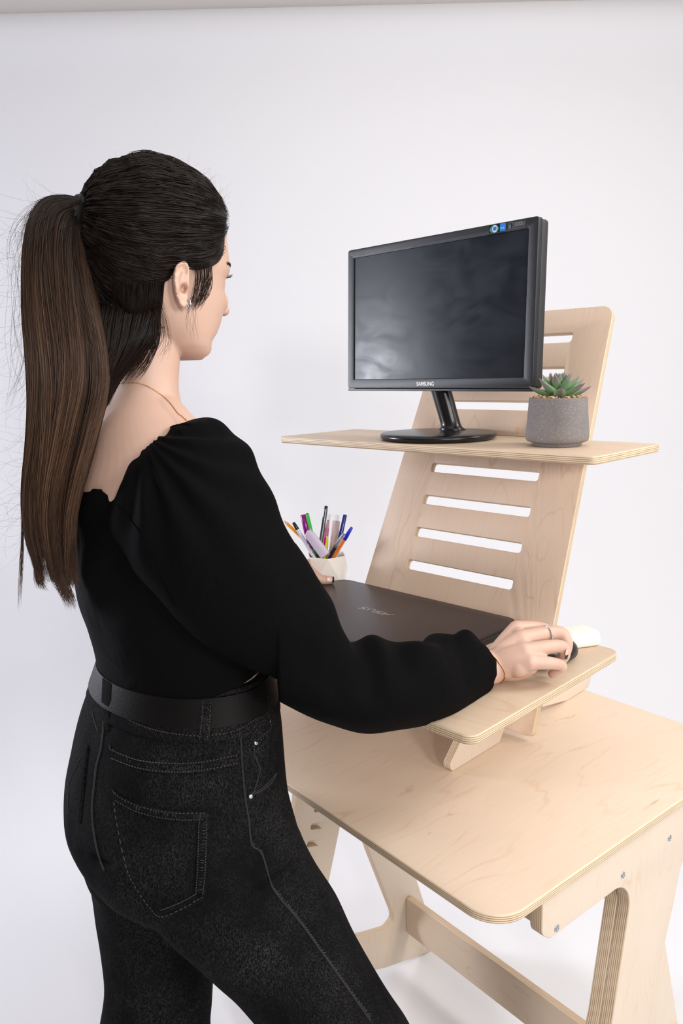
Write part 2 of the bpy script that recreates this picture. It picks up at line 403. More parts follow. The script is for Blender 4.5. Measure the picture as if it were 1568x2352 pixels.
def stroke(pts, w, th=.0003):
    """flat ribbon of constant width along an open polyline in xy"""
    P = [V((p[0], p[1], 0)) for p in pts]; vs = []; n = len(P)
    for sgn in (1, -1):
        side = []
        for i in range(n):
            t1 = (P[i]-P[i-1]).normalized() if i else (P[1]-P[0]).normalized(); t2 = (P[i+1]-P[i]).normalized() if i < n-1 else t1
            t = (t1+t2).normalized(); k = 1/max(.5, t.dot(t1)); nn = V((-t.y, t.x, 0)); side.append(P[i]+nn*(sgn*w/2*k))
        vs += side
    v2 = [(p.x, p.y, 0) for p in vs]+[(p.x, p.y, th) for p in vs]; f = []
    for i in range(n-1):
        f += [(2*n+i, 2*n+i+1, 3*n+i+1, 3*n+i), (i, i+1, 2*n+i+1, 2*n+i), (n+i+1, n+i, 3*n+i, 3*n+i+1)]
    return v2, f

# ---------------------------------------------------------------- monitor
plastic = simple('black textured plastic', (.012, .013, .017, 1), .38, bump=.25, bscale=1400)
gloss = simple('black gloss plastic', (.006, .006, .007, 1), .27, Specular_IOR_Level=.4)
side_pl = simple('dark grey plastic', (.022, .022, .022, 1), .5, bump=.2, bscale=1400)
def screen_mat():
    t = NT('screen glass'); t.set(Base_Color=(.014, .017, .024, 1), Roughness=.3, Specular_IOR_Level=.34); tc = t.n('ShaderNodeTexCoord')
    mp = t.n('ShaderNodeMapping'); mp.inputs['Scale'].default_value = (9, 16, 1); mp.inputs['Rotation'].default_value = (0, 0, .6); t.l(tc.outputs['Object'], mp.inputs[0])
    n = t.n('ShaderNodeTexNoise'); n.inputs['Scale'].default_value = 1; n.inputs['Detail'].default_value = 7; n.inputs['Distortion'].default_value = 1.6; t.l(mp.outputs[0], n.inputs['Vector'])
    r = t.n('ShaderNodeMapRange'); r.inputs[1].default_value = .35; r.inputs[2].default_value = .75; r.inputs[3].default_value = .33; r.inputs[4].default_value = .47; t.l(n.outputs[0], r.inputs[0]); t.l(r.outputs[0], t.b.inputs['Roughness'])
    mx = t.n('ShaderNodeMix', data_type='RGBA'); mx.inputs[6].default_value = (.006, .009, .015, 1); mx.inputs[7].default_value = (.013, .018, .028, 1)
    r2 = t.n('ShaderNodeMapRange'); r2.inputs[1].default_value = .4; r2.inputs[2].default_value = .8; t.l(n.outputs[0], r2.inputs[0]); t.l(r2.outputs[0], mx.inputs[0]); t.l(mx.outputs[2], t.b.inputs['Base Color'])
    return t.m
m_screen = screen_mat()
white_ink = simple('white ink', (.9, .9, .9, 1), .5); grey_ink = simple('grey ink', (.17, .18, .2, 1), .5)
MS = .968
MP = CAM+(V((.2605, .1477, 1.3335))-CAM)*MS
MW_, MH = .441*MS, .277*MS
mX = V((math.cos(-.041), math.sin(-.041), 0)); mn = V((.041, .999, 0)); mU = (V((0, 0, 1))*math.cos(.0309)+mn*math.sin(.0309)).normalized()
F = frame(MP, mX, mU)      # local: x right, y up, z to the viewer
mon = empty('computer_monitor', (.305, .113, 1.25), 'black widescreen monitor on a round foot, on the upper shelf of the riser', 'monitor')
def ringbox(o, i, z0, z1, lip=0):
    """rectangular frame between outer rounded rect o and inner rect i, depth z0..z1"""
    pass
def rrect(x0, y0, x1, y1, r): return rounded([(x0, y0, r), (x1, y0, r), (x1, y1, r), (x0, y1, r)])
hw = MW_/2
sb = (-hw+.0160, .0225, hw-.0175, MH-.0165)
plate('front_bezel', rrect(-hw, .0052, hw, MH, .005), [rrect(*sb, .001)], .012, plastic, mon, F, .0012)
plate('lower_trim', rrect(-hw, 0, hw, .0044, .0015), [], .012, plastic, mon, off(F, 0, 0, -.0004), .0008)
plate('screen', rrect(sb[0]-.002, sb[1]-.002, sb[2]+.002, sb[3]+.002, .001), [], .004, m_screen, mon, off(F, 0, 0, -.0022), .0003)
plate('rear_shell', rrect(-hw+.0012, .004, hw-.0012, MH-.0012, .006), [], .0175, side_pl, mon, off(F, 0, 0, -.0125), .002)
o = plate('rear_cover', rrect(-hw*.72, .02, hw*.72, MH-.03, .03), [], .022, side_pl, mon, off(F, 0, 0, -.029), .006)
b = MB(); b.add(poly2([(sb[0]+.15, sb[3]+.0012), (sb[2]-.004, sb[3]+.0012), (sb[2]-.004, sb[3]+.0030), (sb[0]+.15, sb[3]+.0024)], 0, .0005))
b.link('bezel_ridge', plastic, mon, smooth=False, mw=off(F, 0, 0, .0002))
text('SAMSUNG', off(F, .0005-.012, .0098, .0002), .0098, white_ink, mon, 'brand_lettering', bold=.00016, sx=.92, align='CENTER')
text('SyncMaster E1920', off(F, -hw+.0125, MH-.0125, .0002), .0064, grey_ink, mon, 'model_lettering', bold=.0001, sx=.72)
# certification stickers, top right
green = simple('green print', srgb(20, 140, 110), .4); blue = simple('blue print', srgb(16, 120, 205), .4); ice = simple('pale print', srgb(190, 205, 230), .4)
sy = MH-.0085; sx0 = hw-.083
def eye(cx, cy, w, h):
    p = []
    for k in range(24):
        a = 2*pi*k/24; x = math.cos(a); y = math.sin(a)*(1-abs(x)**2.2)**.35 if abs(x) < 1 else 0
        p.append((cx+x*w/2, cy+y*h/2))
    return p
stk = MB().add(poly2([(sx0-.0105, sy-.0075), (sx0+.0235, sy-.0075), (sx0+.0235, sy+.0072), (sx0-.0105, sy+.0072)], 0, .0002)).link('certification_sticker', gloss, mon, smooth=False, mw=F)
MB().add(poly2(eye(sx0, sy, .0185, .0135), 0, .0002)).link('green_eye_mark', green, stk, smooth=False, mw=off(F, 0, 0, .0003))
MB().add(poly2([(sx0+.0015+.0052*math.cos(2*pi*k/24), sy+.0002+.0058*math.sin(2*pi*k/24)) for k in range(24)], 0, .0002)).link('pale_disc_mark', ice, stk, smooth=False, mw=off(F, 0, 0, .0006))
MB().add(poly2([(sx0-.0016, sy-.0022), (sx0+.0046, sy-.0022), (sx0+.0046, sy+.0032), (sx0-.0016, sy+.0032)], 0, .0002)).link('blue_square_mark', simple('violet blue print', srgb(60, 90, 190), .4), stk, smooth=False, mw=off(F, 0, 0, .0009))
MB().add(poly2([(sx0+.0115, sy-.0068), (sx0+.0225, sy-.0068), (sx0+.0225, sy+.0068), (sx0+.0115, sy+.0068)], 0, .0002)).link('blue_label', blue, stk, smooth=False, mw=off(F, 0, 0, .0003))
t2 = text('energy', off(F, sx0+.0120, sy-.001, .0006), .0036, ice, stk, 'label_lettering', sx=.8)
bx = MB()
q = [(sx0+.0275, sy-.0058), (sx0+.0365, sy-.0058), (sx0+.0365, sy+.0050), (sx0+.0275, sy+.0050), (sx0+.0275, sy-.0058)]
bx.add(stroke(q, .0006)); bx.add(poly2([(sx0+.0295, sy-.0035), (sx0+.0318, sy-.0035), (sx0+.0318, sy+.0028), (sx0+.0295, sy+.0028)], 0, .0003))
bx.link('contrast_icon', grey_ink, mon, smooth=False, mw=off(F, 0, 0, .0002))
text(':50000:1', off(F, sx0+.0375, sy-.0015, .0002), .0092, grey_ink, mon, 'contrast_lettering', bold=.0001, sx=.70)
text('Dynamic Contrast', off(F, sx0+.0385, sy-.0055, .0002), .0034, grey_ink, mon, 'contrast_lettering', sx=.8)
# foot and neck
bc = V((.3060, .1130, 1.25)); R = .1040
me = lathe([(0, 0), (R-.010, 0), (R-.008, .0012), (R-.0045, .0016), (R-.001, .004), (R, .0075), (R-.001, .0105), (R-.004, .0118), (R-.03, .0128), (R*.4, .0150), (0, .0155)], 96, False)
o = link('foot', me, gloss, mon, mw=Matrix.Translation(bc+V((0, 0, .0001))))
nb = MP-mn*0+V((0, 0, 0))
top = MP+mn*.024+mU*.015
nbx = onpl(1039, 979, (0, 1, 0), (0, bc.y+.030, 0))
bot = V((nbx.x, nbx.y, 1.263))
vs = []; fs = []; n = 32; rows = 14
for i in range(rows):
    t = i/(rows-1); c = bot.lerp(top, t); flare = max(0, 1-t/.13)**2*.009
    rx = .0190+.0012*t+flare; ry = .0165+flare
    for k in range(n): a = 2*pi*k/n; vs.append(c+mX*(rx*math.cos(a))+mn*(ry*math.sin(a)))
for i in range(rows-1):
    for k in range(n): k2 = (k+1) % n; fs.append((i*n+k, i*n+k2, (i+1)*n+k2, (i+1)*n+k))
fs.append(tuple(range(n-1, -1, -1))); fs.append(tuple((rows-1)*n+k for k in range(n)))
link('neck', mesh(vs, fs), gloss, mon)

# ---------------------------------------------------------------- potted succulent
def concrete():
    t = NT('speckled concrete'); tc = t.n('ShaderNodeTexCoord'); t.set(Roughness=.85)
    n = t.n('ShaderNodeTexNoise'); n.inputs['Scale'].default_value = 1500; n.inputs['Detail'].default_value = 2; t.l(tc.outputs['Object'], n.inputs['Vector'])
    n2 = t.n('ShaderNodeTexNoise'); n2.inputs['Scale'].default_value = 40; n2.inputs['Detail'].default_value = 4; t.l(tc.outputs['Object'], n2.inputs['Vector'])
    r = t.n('ShaderNodeMapRange'); r.inputs[1].default_value = .60; r.inputs[2].default_value = .70; t.l(n.outputs[0], r.inputs[0])
    a = t.n('ShaderNodeMix', data_type='RGBA'); a.inputs[6].default_value = srgb(108, 103, 102); a.inputs[7].default_value = srgb(126, 120, 119); t.l(n2.outputs[0], a.inputs[0])
    b = t.n('ShaderNodeMix', data_type='RGBA'); t.l(r.outputs[0], b.inputs[0]); t.l(a.outputs[2], b.inputs[6]); b.inputs[7].default_value = srgb(205, 200, 198)
    t.l(b.outputs[2], t.b.inputs['Base Color'])
    bp = t.n('ShaderNodeBump'); bp.inputs['Strength'].default_value = .35; bp.inputs['Distance'].default_value = .0006; t.l(n.outputs[0], bp.inputs['Height']); t.l(bp.outputs[0], t.b.inputs['Normal'])
    return t.m
pc = onz(1274.5, 1022.5, 1.2503); pc.z = 1.2503; pc.x += .003
plant = empty('potted_succulent', pc, 'small green succulent in a speckled grey concrete pot', 'potted plant')
me = lathe([(0, 0), (.036, 0), (.0375, .0012), (.0372, .0035), (.0395, .0050), (.0462, .0075), (.0482, .0105), (.0488, .0160), (.0478, .030), (.0462, .050), (.0446, .0735), (.0440, .0752), (.0425, .0755), (.0415, .0745), (.0410, .066), (0, .064)], 80, False)
link('pot', me, concrete(), plant, mw=Matrix.Translation(pc))
def ico(c, r, sub=1, jit=0):
    bm = bmesh.new(); bmesh.ops.create_icosphere(bm, subdivisions=sub, radius=1)
    vs = [V(v.co) for v in bm.verts]; fs = [tuple(v.index for v in f.verts) for f in bm.faces]; bm.free()
    e = V((random.uniform(.7, 1.2), random.uniform(.7, 1.2), random.uniform(.6, .9)))
    vs = [V(c)+V((v.x*e.x, v.y*e.y, v.z*e.z))*r*(1+random.uniform(-jit, jit)) for v in vs]; return vs, fs
gv = MB()
for k in range(420):
    a = random.uniform(0, 2*pi); rr = math.sqrt(random.uniform(0, 1))*.0395
    gv.add(ico((rr*math.cos(a), rr*math.sin(a), .0735+random.uniform(-.003, .0035)), random.uniform(.0016, .0031), 1, .18))
def gravelmat():
    t = NT('gravel'); t.set(Roughness=.6); tc = t.n('ShaderNodeTexCoord'); v = t.n('ShaderNodeTexVoronoi'); v.inputs['Scale'].default_value = 230; t.l(tc.outputs['Object'], v.inputs['Vector'])
    r = t.n('ShaderNodeValToRGB'); s = t.n('ShaderNodeSeparateColor'); t.l(v.outputs['Color'], s.inputs[0]); t.l(s.outputs[0], r.inputs[0])
    e = r.color_ramp.elements; e[0].color = srgb(120, 80, 50); e[1].color = srgb(225, 190, 150); x = e.new(.5); x.color = srgb(196, 146, 92); t.l(r.outputs[0], t.b.inputs['Base Color']); return t.m
g = gv.link('gravel', gravelmat(), plant, smooth=False, mw=Matrix.Translation(pc)); tag(g, kind='stuff')
# leaves
def leafmat():
    t = NT('succulent leaf'); t.set(Roughness=.42, Subsurface_Weight=.1); t.b.inputs['Subsurface Radius'].default_value = (.004, .008, .002)
    at = t.n('ShaderNodeAttribute', attribute_name='col'); t.l(at.outputs['Color'], t.b.inputs['Base Color']); return t.m
def leaves():
    vs = []; fs = []; cols = []
    spec = []
    for k in range(36):
        az = k*2.39996+.5; t = k/35
        el = math.radians(10+70*t**1.15); L = .052-.029*t**1.1; w = .0130-.0066*t
        spec.append((az, el, L, w, t))
    for az, el, L, w, tt in spec:
        az += random.uniform(-.15, .15); el += random.uniform(-.06, .08)
        if math.cos(az) < -.6 and math.sin(az) > -.35 and tt < .75: L *= .66
        d0 = V((math.cos(az)*math.cos(el), math.sin(az)*math.cos(el), math.sin(el))); side = V((-math.sin(az), math.cos(az), 0)); upv = side.cross(d0)*-1
        if upv.z < 0: upv = -upv
        base = V((0, 0, .076+.012*tt)); n = 12; m = 10; b0 = len(vs)
        for i in range(m+1):
            s = i/m; prof = (math.sin(pi*min(1, s*.93+.07))**.75)*(1-.55*s) if s < 1 else 0
            prof = max(.001, (s+.22)**.6*(1-s**2.6)) if s < 1 else 0.01
            curl = upv*(L*(.16*s*s-.05*s))
            c = base+d0*(L*s)+curl
            for k in range(n):
                a = 2*pi*k/n; x = math.cos(a)*w*prof*1.05; y = math.sin(a)*w*prof*(.36 if math.sin(a) > 0 else .62)
                y += .18*w*prof*abs(math.cos(a))**1.5
                vs.append(c+side*x+upv*y)
                g0 = np.array(srgb(98, 148, 108)[:3]); g1 = np.array(srgb(160, 186, 60)[:3]); pu = np.array(srgb(122, 76, 100)[:3]); dg = np.array(srgb(120, 170, 132)[:3])
                c_ = g1*(1-s)**1.6*(.25+.75*tt**.5)+(g0*.5+dg*.5)*(1-(1-s)**1.6*(.25+.75*tt**.5))
                pm = min(1, max(0, (s-.42)*1.5)*(1 if math.sin(a) < .2 else .35)*(.45+.75*((az*7.3) % 1)))
                edge = max(0, abs(math.cos(a))-.8)*1.2*s
                c_ = c_*(1-min(1, pm+edge))+pu*min(1, pm+edge); cols.append(tuple(c_)+(1,))
        for i in range(m):
            for k in range(n): k2 = (k+1) % n; fs.append((b0+i*n+k, b0+i*n+k2, b0+(i+1)*n+k2, b0+(i+1)*n+k))
        fs.append(tuple(b0+k for k in range(n-1, -1, -1))); fs.append(tuple(b0+m*n+k for k in range(n)))
    me = mesh(vs, fs); ca = me.color_attributes.new('col', 'FLOAT_COLOR', 'POINT')
    ca.data.foreach_set('color', np.array(cols, 'f').ravel()); return me
link('leaves', leaves(), leafmat(), plant, mw=Matrix.Translation(pc))

# ---------------------------------------------------------------- laptop
def brushed():
    t = NT('brushed dark metal'); t.set(Metallic=.55, Roughness=.34); tc = t.n('ShaderNodeTexCoord'); mp = t.n('ShaderNodeMapping'); mp.inputs['Scale'].default_value = (6, 900, 6); t.l(tc.outputs['Object'], mp.inputs[0])
    n = t.n('ShaderNodeTexNoise'); n.inputs['Scale'].default_value = 1; n.inputs['Detail'].default_value = 5; t.l(mp.outputs[0], n.inputs['Vector'])
    m = t.n('ShaderNodeMix', data_type='RGBA'); m.inputs[6].default_value = srgb(58, 50, 50); m.inputs[7].default_value = srgb(78, 68, 68); t.l(n.outputs[0], m.inputs[0]); t.l(m.outputs[2], t.b.inputs['Base Color'])
    r = t.n('ShaderNodeMapRange'); r.inputs[3].default_value = .30; r.inputs[4].default_value = .42; t.l(n.outputs[0], r.inputs[0]); t.l(r.outputs[0], t.b.inputs['Roughness']); return t.m
lap = empty('laptop', (.30, -.04, lz+.0005), 'closed dark brown-grey laptop with brushed metal lid on lower shelf', 'laptop')
bl = V((.0905, .079, 0)); br = V((.5035, .0805, 0))
lx = (br-bl).normalized(); ly = V((-lx.y, lx.x, 0)); LW = (br-bl).length; LD = .272
def lapf(z): return frame(bl-ly*LD+V((0, 0, z)), lx, ly)
plate('base', rrect(.001, .001, LW-.001, LD-.001, .020), [], .0125, simple('laptop base black', (.012, .012, .013, 1), .42), lap, lapf(lz+.0155), .003)
plate('lid', rrect(0, 0, LW, LD, .024), [], .0062, brushed(), lap, lapf(lz+.0225), .0022)
for x in (.03, LW-.03):
    for y in (.03, LD-.03): MB().box((x, y, 0), (.008, .004, .0013)).link('rubber_foot', dark, lap, smooth=False, mw=lapf(lz+.0018))
# mark on the lid, upright for someone facing it from behind
lg = MB(); a_ = .0; W_ = .012
def gly(pts, x0): lg.add(stroke([(x0+p[0], p[1]) for p in pts], .0017))
sk = .28
def S_(x0): gly([(.0125+sk*.012, .012), (.002+sk*.012, .012), (.0004+sk*.009, .0095), (.002+sk*.0065, .0068), (.0095+sk*.0065, .0062), (.011+sk*.003, .0035), (.009, .0006), (-.002, .0006)], x0)
gly([(-.003, 0), (.0075+sk*.012, .012), (.0155+sk*.012, .012), (.0155, .0)], 0); gly([(.004, .005), (.0155+sk*.005, .005)], 0)
S_(.021); gly([(.0, .012), (-.0005, .002), (.0015, .0006), (.009, .0006), (.0125, .003), (.0135, .012)], .039); S_(.0565)
lc = onz(862, 1404, lz+.0227)
Lf = frame(V((lc.x, lc.y, lz+.02255)), -lx, -ly)
lg.link('lid_logo', simple('brushed silver logo', srgb(190, 184, 176), .3, .8), lap, smooth=False, mw=off(Lf, -.036*1.0, -.006))

# ---------------------------------------------------------------- pen cup
m_cer = simple('glazed cream ceramic', srgb(244, 239, 231), .14, Coat_Weight=.4)
cc = V((.0455, .078, lz+.0003))
cup = empty('pen_cup', cc, 'faceted cream ceramic pen cup at the corner of the laptop', 'pen cup')
def cupmesh():
    vs = []; n = 6; fs = []; rot = .35; H = .0655
    rows = [(.031, 0, 0), (.0460, .019, .5), (.0428, H-.001, 0), (.0422, H, 0), (.0402, H-.0005, 0), (.0385, .006, 0)]
    for r, z, o_ in rows:
        for k in range(n): a = rot+2*pi*(k+o_)/n; vs.append((r*math.cos(a), r*math.sin(a), z))
    for i in range(len(rows)-1):
        off0 = rows[i][2]; off1 = rows[i+1][2]
        for k in range(n):
            a, b_, c, d = i*n+k, i*n+(k+1) % n, (i+1)*n+(k+1) % n, (i+1)*n+k
            if off0 == off1: fs.append((a, b_, c, d))
            elif off1 > off0: fs += [(a, b_, d), (b_, c, d)]
            else: fs += [(a, b_, c), (a, c, d)]
    fs.append(tuple(range(n-1, -1, -1))); fs.append(tuple((len(rows)-1)*n+k for k in range(n)))
    return mesh(vs, fs)
o = link('cup_body', cupmesh(), m_cer, cup, mw=Matrix.Translation(cc), smooth=False)
autosmooth(o, 5); bevel(o, .0011, 3, 8); bake(o); autosmooth(o, 20)

# ---------------------------------------------------------------- pens in the cup
def pm(name, r, g, b_, rough=.3, **k): return simple(name, srgb(r, g, b_), rough, **k)
clear = simple('clear plastic', (.92, .93, .95, 1), .08, Transmission_Weight=.85, IOR=1.3)
frost = simple('frosted pink plastic', srgb(232, 212, 212), .3, Transmission_Weight=.15)
inkb = pm('black plastic', 26, 26, 30, .3)
def seg(path, mat, name, parent, n=20): 
    """path: list of (t along axis metres, radius)"""
    return lambda F: link(name, lathe([(r, t) for t, r in path], n), mat, parent, mw=F)
def pen(name, top_px, rim_px, dd, label, cat, parts, L=None, dtop=0.0, roll=0):
    """parts: (part name, material, [(distance below the top, radius)...])"""
    dc = 1.608
    A = D(*top_px, dc+dd+dtop); B = D(*rim_px, dc+dd*.55)
    d = (B-A).normalized()
    # keep the lower end inside the cup floor
    end_t = (cc.z+.009-A.z)/d.z
    if L: end_t = min(L, end_t)
    e = A+d*end_t; q = V((e.x-cc.x, e.y-cc.y, 0))
    if q.length > .026: q = q.normalized()*.026; e = V((cc.x+q.x, cc.y+q.y, e.z)); d = (e-A).normalized()
    ln = (e-A).length
    root = empty(name, e, label, cat, 'pens in the cup' if False else None)
    side = d.cross(V((0, 0, 1))).normalized(); Fm = frame(A, side, d.cross(side)); 
    if (Fm.to_3x3() @ V((0, 0, 1))).dot(d) < 0: Fm = frame(A, side, -d.cross(side))
    for nm, mat, prof, *kw in parts:
        prof = [(min(t, ln) if t < 9 else ln, r) for t, r in prof]
        o = link(nm, lathe([(r, t) for t, r in prof], kw[0] if kw else 20), mat, root, mw=Fm)
        autosmooth(o, 50)
    return root, Fm, ln
E_ = 99
pen('pencil', (652, 1196), (717, 1264), .030, 'yellow-orange pencil at the left of the cup, leaning far left', 'pencil',
    [('barrel', pm('orange lacquer', 240, 160, 20), [(.010, .0034), (E_, .0034)], 6), ('tip', pm('sharpened wood', 216, 170, 120, .6), [(0, .0006), (.010, .0034)], 6)], L=.088)
r_, Fm, ln = pen('marker', (673.5, 1200), (719, 1276), -.012, 'slim white marker with a black cap, leaning left in the cup', 'marker',
    [('cap', inkb, [(0, .0025), (.0008, .0032), (.016, .0040), (.0165, .0038)]), ('barrel', pm('white barrel', 214, 212, 226), [(.0165, .0036), (.024, .0040), (E_, .0041)])])
for k, (t0, w) in enumerate(((.050, .005), (.062, .007), (.074, .005), (.082, .004))):
    mb = MB(); pts = [(w*.5*math.cos(a*pi/5), w*.5*math.sin(a*pi/5)) for a in range(11)]
    mb.tube([(x, -.0041, t0+y) for x, y in pts], .0004, 5); mb.link('printed_mark', inkb, r_, mw=Fm) if k % 1 == 0 else None
pen('felt_tip_pen', (695.5, 1182), (716, 1272), .004, 'felt-tip pen with a thick purple cap', 'felt-tip pen',
    [('cap', pm('purple plastic', 128, 18, 122, .25), [(0, .0048), (.001, .0057), (.044, .0062), (.045, .0052)]), ('barrel', pm('purple barrel', 120, 20, 120), [(.044, .0050), (E_, .0048)])])
pen('felt_tip_pen', (705, 1181), (724, 1268), .022, 'felt-tip pen with a bright green cap, behind the purple one', 'felt-tip pen',
    [('cap', pm('green plastic', 62, 205, 72, .25), [(0, .0030), (.001, .0042), (.040, .0046), (.041, .0042)]), ('end_plug', pm('dark green plastic', 20, 70, 40), [(-.0015, .0030), (.001, .0036)]), ('barrel', pm('green barrel', 70, 190, 80), [(.040, .0042), (E_, .0040)])])
pen('fineliner', (749, 1162), (733, 1262), .000, 'tallest pen in the cup, silver-grey fineliner with a black end', 'pen',
    [('end_cap', inkb, [(0, .0026), (.0008, .0034), (.007, .0036), (.0072, .0030)]), ('barrel', simple('silver barrel', srgb(120, 124, 128), .3, .7, var=.5, vscale=700), [(.0072, .0040), (.012, .0042), (E_, .0042)])])
pen('highlighter', (755.5, 1181), (744, 1262), .016, 'bright pink highlighter under a clear cap', 'highlighter',
    [('cap', clear, [(0, .0028), (.001, .0034), (.050, .0052), (.0505, .0046)]), ('tip', pm('pale pink tip', 248, 150, 180), [(.012, .0014), (.026, .0026), (.030, .0040)]), ('barrel', pm('hot pink plastic', 236, 20, 140, .3), [(.030, .0044), (.040, .0046), (E_, .0052)])])
pen('felt_tip_pen', (752, 1232), (749, 1258), -.006, 'lime yellow felt-tip pen half hidden low between the pens', 'felt-tip pen',
    [('barrel', pm('lime plastic', 205, 215, 10, .3), [(0, .0018), (.02, .0038), (E_, .0042)])])
pen('correction_bottle', (773.5, 1183), (765, 1262), .028, 'pale pink translucent tube with a clear nozzle cap', 'tube',
    [('nozzle_cap', clear, [(0, .0046), (.0008, .0052), (.015, .0052)]), ('tube_body', frost, [(.013, .0075), (.0145, .0084), (.050, .0088), (E_, .0084)])], L=.100)
pen('ballpoint_pen', (792.5, 1182), (776, 1258), -.006, 'ballpoint pen with a long dark blue cap', 'pen',
    [('cap', pm('dark blue plastic', 36, 44, 140, .22), [(0, .0032), (.0015, .0040), (.052, .0046), (.0525, .0040)]), ('barrel', pm('pale barrel', 215, 218, 235), [(.052, .0036), (E_, .0034)])])
pen('gel_pen', (789, 1226), (757, 1271), -.030, 'black gel pen with a clear cap, lowest pen at the right', 'pen',
    [('cap', clear, [(0, .0036), (.001, .0042), (.034, .0046), (.0345, .0040)]), ('refill_tip', simple('steel tip', (.5, .52, .55, 1), .3, .9), [(.010, .0008), (.018, .0020), (.030, .0026)]), ('barrel', inkb, [(.030, .0036), (E_, .0040)])], dtop=-.005)
pen('ballpoint_pen', (808, 1211), (771, 1272), -.020, 'orange ballpoint pen with a bright blue cap, leaning right', 'pen',
    [('cap', pm('bright blue plastic', 20, 40, 205, .22), [(0, .0020), (.001, .0029), (.020, .0042), (.030, .0045), (.0305, .0040)]), ('barrel', pm('orange plastic', 240, 128, 40, .3), [(.030, .0036), (E_, .0038)])], dtop=-.005)
# lavender plastic case: flat rounded bar with a groove
A = D(710, 1226, 1.590); B = D(746, 1276, 1.594); d = (B-A).normalized(); sd = V(d).cross(FW).normalized()
lav = pm('lavender plastic', 205, 192, 218, .35)
le = empty('correction_tape', B, 'curved lavender plastic correction tape leaning in the cup', 'correction tape')
cut = [(-.010, -.002, .004), (.004, -.010, .006), (.010, .001, .006), (.0125, .055, .003), (-.0095, .055, .003)]
plate('case', rounded([(x, y, r) for x, y, r in cut]), [], .009, lav, le, frame(A-FW*.004, sd*-1 if sd.dot(RT) < 0 else sd, d), .0022)
b = MB(); b.tube([A+d*t+(sd if sd.dot(RT) > 0 else -sd)*x-FW*.0046 for t, x in ((.008, -.004), (.016, .001), (.025, .005), (.030, .006))], .0006, 6)
b.link('case_seam', pm('dark lavender seam', 120, 105, 135), le)

# ---------------------------------------------------------------- mouse and white case on the lower shelf
def supereg(n1, n2, hx, hy, hz, flatb=True, e=.55, taper=0):
    vs = []; fs = []
    for i in range(n1+1):
        ph = -pi/2+pi*i/n1
        for k in range(n2):
            a = 2*pi*k/n2; f = lambda c, p: math.copysign(abs(c)**p, c)
            x = hx*f(math.cos(ph), .7)*f(math.cos(a), .85)*(1+taper*math.sin(a)); y = hy*f(math.cos(ph), .7)*f(math.sin(a), .85); z = hz*f(math.sin(ph), .8)
            if z < 0: z *= .45
            vs.append((x, y, z))
    for i in range(n1):
        for k in range(n2): k2 = (k+1) % n2; fs.append((i*n2+k, i*n2+k2, (i+1)*n2+k2, (i+1)*n2+k))
    return mesh(vs, fs)
mc = V((.6065, -.002, lz+.0103)); msr = Matrix.Translation(mc) @ Matrix.Rotation(-.12, 4, 'Z')
mouse = empty('computer_mouse', (mc.x, mc.y, lz), 'black computer mouse under her right hand', 'mouse')
m_mouse = simple('mouse black', (.015, .015, .016, 1), .3)
link('mouse_body', supereg(16, 36, .0290, .0500, .0215), m_mouse, mouse, mw=msr)
b = MB(); b.tube([(0, .012+.018*t, .0215-.006*t*t+.0005) for t in np.linspace(0, 1, 8)], .0006, 5); b.link('button_seam', dark, mouse, mw=msr)
wl = MB(); wl.tube([(-.0025, .027, .0175), (.0025, .027, .0175)], .006, 20); wl.link('scroll_wheel', plastic, mouse, mw=msr)
wc = V((.5915, .0905, lz)); m_w = simple('white gloss plastic', srgb(240, 238, 228), .22)
case = empty('white_box', wc, 'small glossy white box behind the mouse and right hand', 'box')
bx_ = frame(wc+V((0, 0, .0002)), (math.cos(1.05), math.sin(1.05), 0), (-math.sin(1.05), math.cos(1.05), 0))
def casemesh():
    sec = [(-.026, 0), (.026, 0), (.030, .006), (.029, .014), (.020, .0225), (-.020, .0225), (-.029, .014), (-.030, .006)]
    vs = []; fs = []; n = len(sec); xs = [(-.036, .80), (-.031, 1), (.026, 1), (.035, .82), (.040, .55)]
    for x, s in xs:
        for y, z in sec: vs.append((x, y*s, z*(.55+.45*s)+(.0225*.15*(1-s))))
    for i in range(len(xs)-1):
        for k in range(n): k2 = (k+1) % n; fs.append((i*n+k, i*n+k2, (i+1)*n+k2, (i+1)*n+k))
    fs.append(tuple(range(n-1, -1, -1))); fs.append(tuple((len(xs)-1)*n+k for k in range(n)))
    me = mesh(vs, fs); bm = bmesh.new(); bm.from_mesh(me); bmesh.ops.recalc_face_normals(bm, faces=bm.faces); bm.to_mesh(me); bm.free(); return me
o = link('case_shell', casemesh(), m_w, case, mw=bx_, smooth=False); bevel(o, .003, 3, 15); bake(o); autosmooth(o, 30)
b = MB(); b.tube([(-.026, -.006, .0228), (-.026, .006, .0228)], .0006, 6); b.link('status_light', pm('cream light', 250, 235, 190), case, mw=bx_)
# ================================================================ person
PER = empty('person', (.33, -.47, 0), 'woman with long brown ponytail, black puff-sleeved blouse and black jeans, standing at the desk', 'person')

